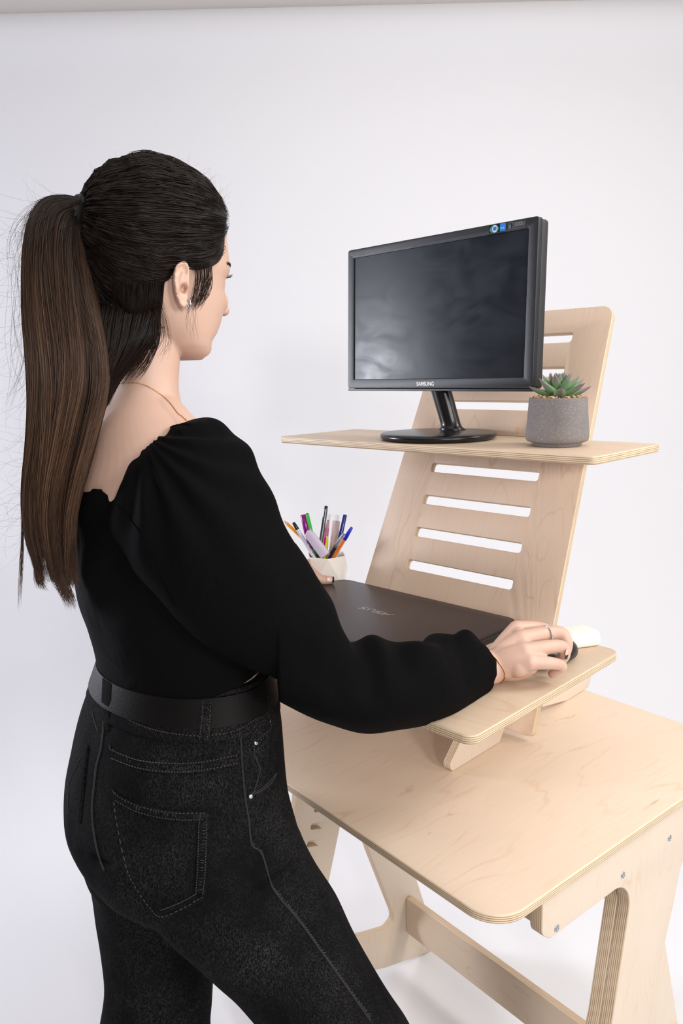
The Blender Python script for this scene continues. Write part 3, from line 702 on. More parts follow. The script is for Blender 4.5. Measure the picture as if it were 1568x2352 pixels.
def ring_px(L, R, d, b, n=36, axis=None, e=1.0, dL=0, dR=0):
    """ring whose silhouette ends are the photo pixels L and R at depth d; b = half thickness across"""
    A = D(L[0], L[1], d+dL); B = D(R[0], R[1], d+dR); return (A+B)/2, (B-A)/2, b, e
def loft(rings, n=36, sub=4, mod=None, close=True):
    """rings: (centre, half vector, thickness, exponent)"""
    C = crom([tuple(r[0])+tuple(r[1])+(r[2], r[3]) for r in rings], (len(rings)-1)*sub+1)
    vs = []; fs = []; m = len(C); prevb = None
    for i, q in enumerate(C):
        c = V(q[0:3]); a = V(q[3:6]); t = V(C[min(i+1, m-1)][0:3])-V(C[max(i-1, 0)][0:3])
        bd = t.cross(a).normalized()
        if prevb is not None and bd.dot(prevb) < 0: bd = -bd
        prevb = bd
        for k in range(n):
            w = 2*pi*k/n; cw, sw = math.cos(w), math.sin(w); e = q[7]
            x = math.copysign(abs(cw)**e, cw); y = math.copysign(abs(sw)**e, sw)
            s = 1+(mod(i/(m-1), w) if mod else 0)
            vs.append(c+a*(x*s)+bd*(y*q[6]*s))
    for i in range(m-1):
        for k in range(n): k2 = (k+1) % n; fs.append((i*n+k, i*n+k2, (i+1)*n+k2, (i+1)*n+k))
    fs.append(tuple(range(n-1, -1, -1))); fs.append(tuple((m-1)*n+k for k in range(n)))
    return vs, fs
def hring(Lx, Rx, y, d, ra, n=40, yaw=0.0, e=1.0):
    """level ring whose projected extent is Lx..Rx on row y; ra = half width / half depth of a body facing +y"""
    c = D((Lx+Rx)/2, y, d); h = (Rx-Lx)/2/FPX*d
    vr = V((c.x-CAM.x, c.y-CAM.y, 0)).normalized(); pr_ = V((vr.y, -vr.x, 0))
    bx_, by_ = V((math.cos(yaw), math.sin(yaw), 0)), V((-math.sin(yaw), math.cos(yaw), 0))
    cx, cy = abs(bx_.dot(pr_)), abs(by_.dot(pr_)); b = h/math.sqrt((ra*cx)**2+cy**2); a = ra*b
    return [c+bx_*(a*math.copysign(abs(math.cos(w))**e, math.cos(w)))+by_*(b*math.copysign(abs(math.sin(w))**e, math.sin(w))) for w in [2*pi*k/n for k in range(n)]], c
def hloft(rows, n=40, sub=4):
    R_ = [hring(*r[:5], n=n, **(r[5] if len(r) > 5 else {}))[0] for r in rows]
    F_ = crom([[c for p in r for c in p] for r in R_], (len(rows)-1)*sub+1); vs = []; fs = []
    for q in F_: vs += [V(q[3*k:3*k+3]) for k in range(n)]
    m = len(F_)
    for i in range(m-1):
        for k in range(n): k2 = (k+1) % n; fs.append((i*n+k, i*n+k2, (i+1)*n+k2, (i+1)*n+k))
    fs.append(tuple(range(n-1, -1, -1))); fs.append(tuple((m-1)*n+k for k in range(n)))
    return vs, fs
def sph(c, r, sc3=(1, 1, 1), rot=None, seg=20, rings=12):
    vs = []; fs = []; c = V(c)
    for i in range(rings+1):
        ph = -pi/2+pi*i/rings
        for k in range(seg):
            a = 2*pi*k/seg; p = V((math.cos(ph)*math.cos(a)*sc3[0], math.cos(ph)*math.sin(a)*sc3[1], math.sin(ph)*sc3[2]))*r
            if rot: p = rot @ p
            vs.append(c+p)
    for i in range(rings):
        for k in range(seg): k2 = (k+1) % seg; fs.append((i*seg+k, i*seg+k2, (i+1)*seg+k2, (i+1)*seg+k))
    return vs, fs
def capsule(mb, pts, rad, n=16):
    """smooth chain through pts with spheres at the joints"""
    R_ = rad if hasattr(rad, '__len__') else [rad]*len(pts)
    m = (len(pts)-1)*5+1; C = crom([tuple(p)+(r,) for p, r in zip(pts, R_)], m)
    mb.tube([q[:3] for q in C], [q[3] for q in C], n); mb.add(sph(pts[0], R_[0])); mb.add(sph(pts[-1], R_[-1]))
def fused(mb, name, vox, mat, parent, smooth=4, fac=.5, disp=None):
    me = mesh(mb.v, mb.f); bm = bmesh.new(); bm.from_mesh(me)
    # orient every loose piece outwards before the union
    bmesh.ops.remove_doubles(bm, verts=bm.verts, dist=1e-6); bmesh.ops.recalc_face_normals(bm, faces=bm.faces); bm.to_mesh(me); bm.free()
    o = link(name, me, mat)
    r = o.modifiers.new('r', 'REMESH'); r.mode = 'VOXEL'; r.voxel_size = vox
    if smooth: s = o.modifiers.new('s', 'SMOOTH'); s.factor = fac; s.iterations = smooth
    bake(o)
    if not o.data.materials: o.data.materials.append(mat)
    if disp: disp(o)
    for p in o.data.polygons: p.use_smooth = True
    bpy.context.view_layer.update(); o.parent = parent; o.matrix_parent_inverse = parent.matrix_world.inverted()
    return o
def bvh_of(o):
    return BVHTree.FromPolygons([v.co.copy() for v in o.data.vertices], [tuple(p.vertices) for p in o.data.polygons])
def hit(b, x, y):
    r = ray(x, y).normalized(); l, n, i, d = b.ray_cast(CAM, r); return (l, n) if l is not None else (None, None)
def infill(x, y, poly):
    c = False; n = len(poly)
    for i in range(n):
        x1, y1 = poly[i]; x2, y2 = poly[i-1]
        if (y1 > y) != (y2 > y) and x < (x2-x1)*(y-y1)/(y2-y1)+x1: c = not c
    return c
def pdist(x, y, poly):
    best = 1e9; n = len(poly)
    for i in range(n):
        x1, y1 = poly[i]; x2, y2 = poly[i-1]; dx_, dy_ = x2-x1, y2-y1; L = dx_*dx_+dy_*dy_
        t = max(0, min(1, ((x-x1)*dx_+(y-y1)*dy_)/L)) if L else 0
        best = min(best, (x-x1-t*dx_)**2+(y-y1-t*dy_)**2)
    return math.sqrt(best)

# ---------------------------------------------------------------- materials
def skinmat():
    t = NT('skin'); tc = t.n('ShaderNodeTexCoord'); n = t.n('ShaderNodeTexNoise'); n.inputs['Scale'].default_value = 22; n.inputs['Detail'].default_value = 4; t.l(tc.outputs['Object'], n.inputs['Vector'])
    m = t.n('ShaderNodeMix', data_type='RGBA'); m.inputs[6].default_value = srgb(211, 178, 159); m.inputs[7].default_value = srgb(202, 165, 146); t.l(n.outputs[0], m.inputs[0])
    at = t.n('ShaderNodeAttribute', attribute_name='tint'); m2 = t.n('ShaderNodeMix', data_type='RGBA'); m2.inputs[7].default_value = srgb(196, 112, 104); t.l(at.outputs['Fac'], m2.inputs[0]); t.l(m.outputs[2], m2.inputs[6])
    t.l(m2.outputs[2], t.b.inputs['Base Color']); t.set(Roughness=.5, Subsurface_Weight=.12, Subsurface_Scale=.012); t.b.inputs['Subsurface Radius'].default_value = (1, .4, .25)
    n2 = t.n('ShaderNodeTexNoise'); n2.inputs['Scale'].default_value = 700; t.l(tc.outputs['Object'], n2.inputs['Vector']); b = t.n('ShaderNodeBump'); b.inputs['Strength'].default_value = .12; b.inputs['Distance'].default_value = .0005
    t.l(n2.outputs[0], b.inputs['Height']); t.l(b.outputs[0], t.b.inputs['Normal']); return t.m
m_skin = skinmat()
def cloth():
    t = NT('black crepe'); t.set(Base_Color=(.0026, .0025, .0030, 1), Roughness=.85); t.b.inputs['Specular IOR Level'].default_value = .06; tc = t.n('ShaderNodeTexCoord')
    n = t.n('ShaderNodeTexNoise'); n.inputs['Scale'].default_value = 14; n.inputs['Detail'].default_value = 3; n.inputs['Distortion'].default_value = .8; t.l(tc.outputs['Object'], n.inputs['Vector'])
    b = t.n('ShaderNodeBump'); b.inputs['Strength'].default_value = .5; b.inputs['Distance'].default_value = .008; t.l(n.outputs[0], b.inputs['Height'])
    n2 = t.n('ShaderNodeTexNoise'); n2.inputs['Scale'].default_value = 1800; t.l(tc.outputs['Object'], n2.inputs['Vector']); b2 = t.n('ShaderNodeBump'); b2.inputs['Strength'].default_value = .25; b2.inputs['Distance'].default_value = .0004
    t.l(n2.outputs[0], b2.inputs['Height']); t.l(b.outputs[0], b2.inputs['Normal']); t.l(b2.outputs[0], t.b.inputs['Normal']); return t.m
m_cloth = cloth()
def denim():
    t = NT('washed black denim'); tc = t.n('ShaderNodeTexCoord')
    n = t.n('ShaderNodeTexNoise'); n.inputs['Scale'].default_value = 9; n.inputs['Detail'].default_value = 8; n.inputs['Roughness'].default_value = .65; t.l(tc.outputs['Object'], n.inputs['Vector'])
    mp = t.n('ShaderNodeMapping'); mp.inputs['Rotation'].default_value = (.4, .5, .7); mp.inputs['Scale'].default_value = (760, 760, 300); t.l(tc.outputs['Object'], mp.inputs[0])
    n2 = t.n('ShaderNodeTexNoise'); n2.inputs['Scale'].default_value = 1; n2.inputs['Detail'].default_value = 3; t.l(mp.outputs[0], n2.inputs['Vector'])
    ml = t.n('ShaderNodeMath', operation='MULTIPLY'); r = t.n('ShaderNodeMapRange'); r.inputs[1].default_value = .35; r.inputs[2].default_value = .72; t.l(n.outputs[0], r.inputs[0])
    r2 = t.n('ShaderNodeMapRange'); r2.inputs[1].default_value = .42; r2.inputs[2].default_value = .72; t.l(n2.outputs[0], r2.inputs[0]); t.l(r.outputs[0], ml.inputs[0]); t.l(r2.outputs[0], ml.inputs[1])
    m = t.n('ShaderNodeMix', data_type='RGBA'); m.inputs[6].default_value = (.0042, .0042, .0048, 1); m.inputs[7].default_value = (.046, .044, .043, 1); t.l(ml.outputs[0], m.inputs[0]); t.l(m.outputs[2], t.b.inputs['Base Color'])
    t.set(Roughness=.9); t.b.inputs['Specular IOR Level'].default_value = .05
    b = t.n('ShaderNodeBump'); b.inputs['Strength'].default_value = .35; b.inputs['Distance'].default_value = .0006; t.l(n2.outputs[0], b.inputs['Height'])
    n3 = t.n('ShaderNodeTexNoise'); n3.inputs['Scale'].default_value = 20; n3.inputs['Detail'].default_value = 2; t.l(tc.outputs['Object'], n3.inputs['Vector']); b3 = t.n('ShaderNodeBump'); b3.inputs['Strength'].default_value = .35; b3.inputs['Distance'].default_value = .006
    t.l(n3.outputs[0], b3.inputs['Height']); t.l(b3.outputs[0], b.inputs['Normal']); t.l(b.outputs[0], t.b.inputs['Normal']); return t.m
m_denim = denim()
m_seam = simple('faded denim seam', (.085, .082, .078, 1), .85, var=.8, vscale=180)
m_band = denim()
m_seamd = simple('dark denim seam', (.012, .012, .013, 1), .85, var=.4, vscale=260)
def hairmat():
    t = NT('dark brown hair'); at = t.n('ShaderNodeAttribute', attribute_name='col'); t.l(at.outputs['Color'], t.b.inputs['Base Color'])
    t.set(Roughness=.36); t.b.inputs['Specular IOR Level'].default_value = .28; return t.m
m_hair = hairmat(); m_cap = simple('hair underlayer', (.0055, .0038, .0032, 1), .6)
gold = simple('gold', srgb(228, 176, 130), .25, 1.0); silver = simple('silver', srgb(205, 205, 210), .2, 1.0); leather = simple('black leather', (.0055, .0045, .0045, 1), .5, bump=.3, bscale=500, Specular_IOR_Level=.10)

# ---------------------------------------------------------------- head
HX, HY = .283, -.437
HD = 1.0
def zrow(y, x=365): return D(x, y, HD).z
ZC, ZT = zrow(828), zrow(396)
prof = [(396, 330), (400, 400), (410, 436), (430, 462), (455, 483), (480, 499), (510, 513), (540, 520), (560, 522.5), (580, 525), (600, 527), (615, 528.5), (627, 525), (640, 518.5), (655, 517), (664, 515.5), (680, 518), (693, 518.5), (705, 516.5), (717, 513.5), (728, 510), (740, 507.5), (750, 504.5), (758, 501), (766, 498.5), (773, 494), (780, 489.5), (788, 486.5), (796, 486), (803, 486), (810, 483.5), (818, 477), (824, 468), (828, 455)]
def interp(tab, u):
    if u <= tab[0][0]: return tab[0][1]
    for (a, x), (b, y) in zip(tab, tab[1:]):
        if u <= b: return x+(y-x)*(u-a)/(b-a)
    return tab[-1][1]
WA = [(0, .026), (.03, .038), (.08, .048), (.15, .055), (.22, .0605), (.3, .0645), (.4, .068), (.5, .071), (.6, .0735), (.7, .0735), (.8, .069), (.88, .058), (.94, .042), (.98, .024), (1, .010)]
WB = [(0, .030), (.03, .012), (.08, -.012), (.15, -.035), (.22, -.053), (.3, -.068), (.4, -.083), (.5, -.086), (.6, -.089), (.7, -.088), (.8, -.081), (.88, -.066), (.94, -.048), (.98, -.026), (1, -.012)]
WY = [(0, .045), (.08, .03), (.2, .012), (.35, 0), (.6, -.008), (1, -.004)]
def headloft():
    rows = []; n = 56
    for y, R in prof:
        z = zrow(y); u = (z-ZC)/(ZT-ZC); a = interp(WA, u); b = interp(WB, u); y0 = interp(WY, u)
        def pts(f):
            out = []
            for k in range(n):
                w = 2*pi*k/n; c, s = math.cos(w), math.sin(w)
                p = .92 if u < .85 else 1
                x = a*math.copysign(abs(c)**p, c); yy = y0+(f-y0)*abs(s)**.95 if s >= 0 else y0-(y0-b)*abs(s)
                out.append(V((HX+x, HY+yy, z)))
            return out
        lo, hi = y0+.002, .16
        for _ in range(30):
            mid = (lo+hi)/2
            if max(pix(p)[0] for p in pts(mid)) > R: hi = mid
            else: lo = mid
        rows.append((pts(lo), lo, z, u))
    return rows
hrows = headloft(); hb = MB(); vs = []; fs = []; n = 56
F_ = crom([[c for p in r[0] for c in p] for r in hrows], len(hrows)*3); m = len(F_)
for q in F_: vs += [V(q[3*k:3*k+3]) for k in range(n)]
for i in range(m-1):
    for k in range(n): k2 = (k+1) % n; fs.append((i*n+k, i*n+k2, (i+1)*n+k2, (i+1)*n+k))
fs.append(tuple(range(n-1, -1, -1))); fs.append(tuple((m-1)*n+k for k in range(n)))
hb.add((vs, fs)); headmesh = ([V(q) for q in vs], list(fs))
def ffront(row):   # how far forward the face reaches on a photo row
    z = zrow(row); return interp([(r[2], r[1]) for r in reversed(hrows)], z)
def hl(x, y, row): return V((HX+x, HY+y, zrow(row)))
# nose, brow ridge, lips, chin pad, cheeks
fn = ffront(640)
def ypx(row, x, target):
    lo, hi = .02, .2
    for _ in range(30):
        mid = (lo+hi)/2
        if pix(hl(x, mid, row))[0] > target: hi = mid
        else: lo = mid
    return lo
nt = ypx(705, 0, 523.5)-.0075
capsule(hb, [hl(0, ffront(622)-.010, 620), hl(0, ffront(640)-.0045, 645), hl(0, ffront(664)-.001, 664), hl(0, (ffront(690)+nt)/2, 690), hl(0, nt, 705)], [.0085, .0065, .0066, .0075, .0085], 14)
for s in (-1, 1):
    hb.add(sph(hl(s*.0105, nt-.010, 708), .0075, (1, 1.1, .9))); hb.add(sph(hl(s*.018, ffront(700)-.012, 690), .016, (1.2, .7, 1)))
hb.add(sph(hl(0, ffront(762)-.0035, 757), .0125, (1.75, .7, .42))); hb.add(sph(hl(0, ffront(770)-.005, 768), .0125, (1.55, .75, .50)))
# ear
def ear(mb, mirror=False):
    N_ = V((.93, -.28, .06)).normalized(); ec = onpl(417, 650, N_, V((HX+.0795, HY-.012, zrow(650))))
    outl = [(437, 612), (433, 603), (426, 597.5), (416, 599), (406, 606), (399, 619), (395.5, 636), (396, 653), (400, 671), (405, 685), (411, 697), (419, 706), (427, 706.5), (432, 700), (434, 690), (433, 678), (435, 664), (437, 650), (437, 635), (437, 622)]
    o2 = [tuple(q) for q in crom(outl+[outl[0]], 81)][:-1]; n = len(o2); S_ = [0, .15, .3, .42, .52, .60, .68, .76, .83, .90, .96, 1.0]
    cx, cy = 419, 652; vs = []; fs = []; C_ = V((0, 0, 0))
    for side in (0, 1):
        for s in S_:
            for k, (ox, oy) in enumerate(o2):
                x = cx+(ox-cx)*s; y = cy+(oy-cy)*s; p = onpl(x, y, N_, ec)
                back = max(0, min(1, (432-ox)/30))
                if side == 0:
                    h = .0062*math.exp(-((s-.90)/.075)**2)*(.35+.65*back)
                    h += .0052*math.exp(-((s-.56)/.11)**2)*back*(1 if oy < 680 else .2)
                    h -= .0050*math.exp(-((s-.73)/.07)**2)*back*(1 if oy < 678 else 0)
                    h -= .0200*math.exp(-(((x-424.5)/7.5)**2+((y-661)/10)**2)**1.5)
                    h -= .0090*math.exp(-(((x-426.5)/4.5)**2+((y-620)/8)**2)); h -= .005*math.exp(-(((x-421)/4)**2+((y-637)/7)**2))
                    h += .0045*math.exp(-(((x-434)/3)**2+((y-662)/6)**2))
                    if s >= 1: h -= .0012
                    h += -.004*((ox-395)/42)*s
                else:
                    h = -.0046-.016*(1-s)-.006*(max(0, x-415)/20)
                q = p+N_*h+N_*(.0050*max(0, (414-x)/18))
                vs.append(V((2*HX-q.x, q.y, q.z)) if mirror else q)
    m = len(S_)
    for side in (0, 1):
        b0 = side*m*n
        for i in range(m-1):
            for k in range(n):
                k2 = (k+1) % n; f = (b0+i*n+k, b0+(i+1)*n+k, b0+(i+1)*n+k2, b0+i*n+k2); fs.append(f if side == 0 else f[::-1])
    for k in range(n):
        k2 = (k+1) % n; fs.append(((m-1)*n+k, (2*m-1)*n+k, (2*m-1)*n+k2, (m-1)*n+k2))
    mb.add((vs, fs))
ear(hb); ear(hb, True)
# neck and upper back
hb.add(hloft([(285, 420, 690, 1.0, 1.0), (278, 414, 770, 1.0, 1.0), (276, 412, 830, 1.0, 1.0), (272, 409, 880, 1.0, 1.02), (258, 412, 915, 1.0, 1.1), (236, 424, 950, .995, 1.35), (214, 452, 990, .99, 1.55), (200, 500, 1040, .985, 1.65), (188, 520, 1090, .99, 1.55), (180, 525, 1130, 1.0, 1.45), (180, 545, 1230, 1.01, 1.4), (196, 560, 1350, 1.02, 1.4), (222, 572, 1450, 1.03, 1.42), (240, 592, 1520, 1.03, 1.45), (236, 600, 1570, 1.035, 1.5), (215, 610, 1650, 1.04, 1.5)], 44, 4))
# trapezius slope towards the right shoulder
capsule(hb, [D(350, 930, .995), D(405, 1010, .972), D(445, 1070, .945)], [.030, .036, .042])
# ---------------------------------------------------------------- right arm and hand
def hz(x, y, z): return onz(x, y, z)
WR = hz(1130, 1532, .9640)
capsule(hb, [D(470, 1085, .915), D(620, 1330, .93), D(780, 1570, .955)], [.042, .040, .034])
capsule(hb, [D(780, 1570, .955), D(950, 1560, 1.03), WR], [.036, .033, .0235])
mcp = {'index': hz(1186, 1445, 1.000), 'middle': hz(1196, 1468, .9985), 'ring': hz(1204, 1496, .990), 'little': hz(1216, 1520, .979)}
fing = {
 'index': [mcp['index'], hz(1236, 1441, .9965), hz(1262, 1450, .982), hz(1272, 1466, .973)],
 'middle': [mcp['middle'], hz(1279, 1452, .9985), hz(1301, 1474, .985), hz(1299, 1500, .968)],
 'ring': [mcp['ring'], hz(1284, 1484, .991), hz(1296, 1503, .977), hz(1285, 1522, .962)],
 'little': [mcp['little'], hz(1278, 1525, .974), hz(1289, 1533, .965), hz(1268, 1548, .9525)]}
frad = {'index': [.0125, .0090, .0080, .0068], 'middle': [.0130, .0098, .0088, .0072], 'ring': [.0120, .0094, .0084, .0070], 'little': [.0112, .0082, .0074, .0062]}
for k in fing: capsule(hb, fing[k], frad[k], 16)
for k, dz in (('index', -.002), ('middle', 0), ('ring', 0), ('little', -.002)):
    a = WR+V((0, 0, dz)); b_ = mcp[k]; capsule(hb, [a, a.lerp(b_, .5)+V((0, 0, .002)), b_], [.0205, .0165, .0125], 16)
for k1, k2 in (('index', 'middle'), ('middle', 'ring'), ('ring', 'little')):
    hb.add(sph((mcp[k1]+mcp[k2])/2-V((0, 0, .003)), .0125)); 
    for f_ in (.35, .7): capsule(hb, [WR.lerp(mcp[k1], f_)-V((0, 0, .003)), WR.lerp(mcp[k2], f_)-V((0, 0, .003))], [.0165, .0165])
# heel of the hand on the outer side, thumb along the far side of the mouse
capsule(hb, [WR+V((.004, .01, -.004)), hz(1188, 1538, .9600), hz(1216, 1530, .969)], [.0175, .0155, .0118])
tb = WR+V((-.020, .022, -.002)); capsule(hb, [tb, tb+V((-.016, .036, -.001)), V((mc.x-.036, mc.y-.004, .966)), V((mc.x-.034, mc.y+.024, .960))], [.0165, .0135, .0098, .0080], 16)
# ---------------------------------------------------------------- left arm and hand
LS = V((.135, -.440, 1.262)); LE = V((.010, -.215, 1.075)); LWR = V((-.020, -.010, .985))
capsule(hb, [LS, LS.lerp(LE, .5), LE], [.044, .038, .034]); capsule(hb, [LE, LE.lerp(LWR, .5), LWR], [.035, .030, .0225])
DL = 1.56
def dl(x, y, d=DL): return D(x, y, d)
th_ = [dl(697, 1304, 1.544), dl(716, 1318, 1.540), dl(738, 1331, 1.541), dl(759, 1332, 1.544)]
capsule(hb, [LWR, dl(680, 1300, 1.535), th_[0], th_[1], th_[2], th_[3]], [.021, .019, .0155, .0120, .0095, .0080], 16)
for i, (x, y, dd_) in enumerate(((700, 1297, 1.558), (692, 1302, 1.574), (684, 1304, 1.588), (674, 1304, 1.600))):
    k_ = dl(x, y, dd_); dirn = (V((-.055, .075, -.012))+V((-.012*i, -.006*i, 0))); ln = (.062, .066, .060, .050)[i]; dirn = dirn.normalized()
    capsule(hb, [LWR+V((-.004*i, 0, 0)), k_], [.0195, .0125]); 
    q1 = k_+dirn*ln*.45+V((-.022, -.006, .002)); q2 = q1+V((-.010, .014, -.016)); q3 = q2+V((.002, .010, -.014)); q3.z = max(q3.z, lz+.0075)
    capsule(hb, [k_, q1, q2, q3], [.0120, .0088, .0080, .0066], 14)
def tint(o):
    me = o.data; at = me.attributes.new('tint', 'FLOAT', 'POINT'); lipc = hl(0, ffront(762), 762)
    vals = []
    for v in me.vertices:
        p = v.co; t = 0
        q = p-lipc
        if abs(q.x) < .026 and q.y > -.016 and abs(q.z) < .0085: t = .75*max(0, 1-(abs(q.x)/.026)**4)
        for j in ('index', 'middle', 'ring', 'little'):
            for pt in (fing[j][1], fing[j][3]): t = max(t, .32*max(0, 1-(p-pt).length/.014))
        vals.append(t)
        if p.y > -.29 and p.z < lz+.0008 and .0 < p.x < .668 and p.z > lz-.03: p.z = lz+.0008
    at.data.foreach_set('value', vals)
body = fused(hb, 'body', .0019, m_skin, PER, 4, .5, tint)
BB = bvh_of(body)
# eyes, lashes, brows, nails, jewellery
eye_w = simple('eye white', (.8, .78, .76, 1), .2); iris_m = simple('brown iris', srgb(70, 45, 30), .15)
for s in (-1, 1):
    ec_ = hl(s*.030, ffront(640)-.0215, 640); e_ = MB().add(sph(ec_, .0120)).link('eyeball', eye_w, body)
    MB().add(sph(ec_+V((0, .0072, 0)), .0054, (1, .95, 1))).link('iris', iris_m, body)
    lb_ = MB()
    for k in range(26):
        t = k/25; x = s*(.016+.028*t); st = hl(x, ffront(640)-.009-.006*t, 636+2*abs(t-.4)); out = V((s*.15*(t-.2), 1, .25+.1*math.sin(k*5))).normalized()
        L_ = .0085+.002*math.sin(pi*t); lb_.tube([st, st+out*L_*.5+V((0, 0, -.0006)), st+out*L_+V((0, 0, .0022))], [.00035, .00028, .0001], 4)
    lb_.link('eyelashes', m_cap, body)
    bb_ = MB()
    for k in range(90):
        t = random.random(); x = s*(.012+.038*t); row = 612-4*math.sin(pi*t*.8)+random.uniform(-2.2, 2.2)
        o_ = V((HX+x, HY, zrow(row))); h_ = BB.ray_cast(o_, V((0, 1, 0)))
        if h_[0] is None: continue
        st = h_[0]+h_[1]*.0004; dd2 = V((s*.9, -.1, .35)); dd2 = (dd2-h_[1]*dd2.dot(h_[1])).normalized(); bb_.tube([st, st+dd2*.006+h_[1]*.0006], [.0003, .00015], 3)
    bb_.link('eyebrow', m_cap, body)
def nail(p, nrm, axis, w, l, mat, name, parent):
    nrm = V(nrm).normalized(); axis = (V(axis)-nrm*V(axis).dot(nrm)).normalized(); sd_ = nrm.cross(axis); vs = []; fs = []; nu, nv = 8, 8
    for i in range(nu+1):
        for j in range(nv+1):
            u = i/nu*2-1; v = j/nv; ww = w*(1-.10*v); hh = -.0045*u*u*(w/.006)*.45-.0006*v*v
            vs.append(V(p)+sd_*(u*ww)+axis*(l*(v-.5)-(l*.18*u*u*(1 if v < .5 else 1)*(v)))+nrm*(hh+.0004))
    for i in range(nu):
        for j in range(nv): a = i*(nv+1)+j; fs.append((a, a+1, a+nv+2, a+nv+1))
    o = link(name, mesh(vs, fs), mat, parent); sm = o.modifiers.new('s', 'SOLIDIFY'); sm.thickness = .0006; sm.offset = 1; bake(o); return o
m_nail = simple('nude nail', srgb(236, 190, 180), .12, Coat_Weight=.6); m_nailb = simple('black nail tip', (.01, .01, .012, 1), .15)
td = (th_[3]-th_[2]).normalized()
hp, hn = hit(BB, 757, 1331)
if hp:
    tag(nail(hp, hn, td, .0062, .0125, m_nail, 'fingernail', body), 'glossy nude thumbnail')
    hp2, hn2 = hit(BB, 764.5, 1332)
    if hp2: tag(nail(hp+td*.0072, hn, td, .0060, .0034, m_nailb, 'fingernail', body), 'black painted nail tip')
for k, (x, y) in {'middle': (1303, 1496), 'index': (1270, 1462)}.items():
    h_, n_ = hit(BB, x, y)
    if h_ and k == 'middle':
        ax = (fing[k][3]-fing[k][2]).normalized(); tag(nail(h_+ax*.001, n_+V((.2, .6, 0)), ax, .0050, .0095, m_nail, 'fingernail', body), 'pink nail of the bent finger'); nail(h_+ax*.0085, n_+V((.2, .6, 0)), ax, .0046, .0055, m_nailb, 'fingernail', body)
def chain_on(bv, px, rad, name, mat, n=120, off_=.0006, beads=None, wob=0):
    P_ = crom(px, n); out = MB(); pts = []
    for x, y in P_:
        h_, n_ = hit(bv, x, y)
        if h_ is not None: pts.append(h_+n_*off_)
    return pts
pts = chain_on(BB, [(262, 884), (280, 880), (300, 879), (325, 882), (350, 893), (375, 911), (392, 928), (408, 949), (420, 958), (428, 966)], .0006, 'necklace', gold)
nk = MB(); nk.tube(pts, .00045, 6)
for k in range(0, len(pts), 2): nk.add(sph(pts[k], .0009, seg=6, rings=4))
tag(nk.link('necklace', gold, PER), 'thin gold chain necklace')
# bracelet around the right wrist
s1_ = (RT*.46-UP*.89).normalized(); s2_ = (FW*.90-RT*.43); s2_ = (s2_-s1_*s1_.dot(s2_)).normalized(); ax = s1_.cross(s2_).normalized(); c_ = D(1126, 1527, pix(WR)[2])
def around(c, rot_, r0=.05, off_=.0011, n=60, tilt=0):
    out = []
    for k in range(n):
        w = 2*pi*k/n; d_ = s1_*math.cos(w)+s2_*math.sin(w); o_ = c+ax*(tilt*math.cos(w-rot_)); h_ = BB.ray_cast(o_+d_*r0, -d_)
        out.append((h_[0] if h_[0] is not None else o_+d_*.022)+d_*off_)
    return out
bp_ = around(c_, .9); br_ = MB(); br_.tube(bp_, .0005, 6, closed=True)
P2 = crom([tuple(p) for p in bp_]+[tuple(bp_[0])], 120)
for q in P2: br_.add(sph(q, .00105, seg=7, rings=4))
tag(br_.link('bracelet', gold, PER), 'beaded gold bracelet on the right wrist')
ax = (fing['middle'][1]-fing['middle'][0]).normalized(); s1_ = ax.cross(V((0, 0, 1))).normalized(); s2_ = ax.cross(s1_); c_ = fing['middle'][0].lerp(fing['middle'][1], .70)
rr_ = sorted((p-c_).length for p in around(c_, 0, .03, 0, 40))[24]+.0004; rp_ = [c_+(s1_*math.cos(2*pi*k/40)+s2_*math.sin(2*pi*k/40))*rr_ for k in range(40)]; rg = MB(); rg.tube(rp_, .0011, 8, closed=True); 
for q in crom([tuple(p) for p in rp_]+[tuple(rp_[0])], 44): rg.add(sph(V(q)+(V(q)-c_).normalized()*.0006, .00095, seg=8, rings=5))
tag(rg.link('finger_ring', silver, PER), 'silver ring set with small stones')
er = MB(); h_, n_ = hit(BB, 430, 697)
if h_: er.tube([h_+V((.002*math.cos(w)*.4, 0, .0050*math.sin(w)))+n_*(.0015*math.cos(w)+.001)+RT*.0012 for w in np.linspace(0, 2*pi, 24, endpoint=False)], .0009, 6, closed=True); er.link('earring', silver, PER)
# ---------------------------------------------------------------- blouse
def fold(seed, k1=5, amp=.05):
    rnd = random.Random(seed); ph = [rnd.uniform(0, 6.28) for _ in range(6)]
    def f(s, w): return amp*(math.sin(k1*w+ph[0]+6*s)*.5+math.sin((k1+3)*w+ph[1]-9*s)*.3+math.sin(3*w+ph[2]+14*s)*.35)
    return f
def sleeve_mod(s, w):
    g = max(0, 1-s/.16)
    f = .012*g*math.sin(21*w+.4)+.008*g*math.sin(33*w+1)
    e = max(0, (s-.50)/.5); f += .055*min(1, e*3)*max(.12, min(1, .5+math.cos(w)))*(math.sin(4*w+22*s)*.55+math.sin(26*s+2.2*math.sin(w+.5))*.6)*(1-max(0, s-.9)*8)
    f += .018*math.sin(5*w+7*s)
    c = max(0, (s-.955)/.045); f += .04*c*math.sin(19*w)+.03*min(1, max(0, (s-.86)/.14))*math.sin(13*w+3*s)
    return f
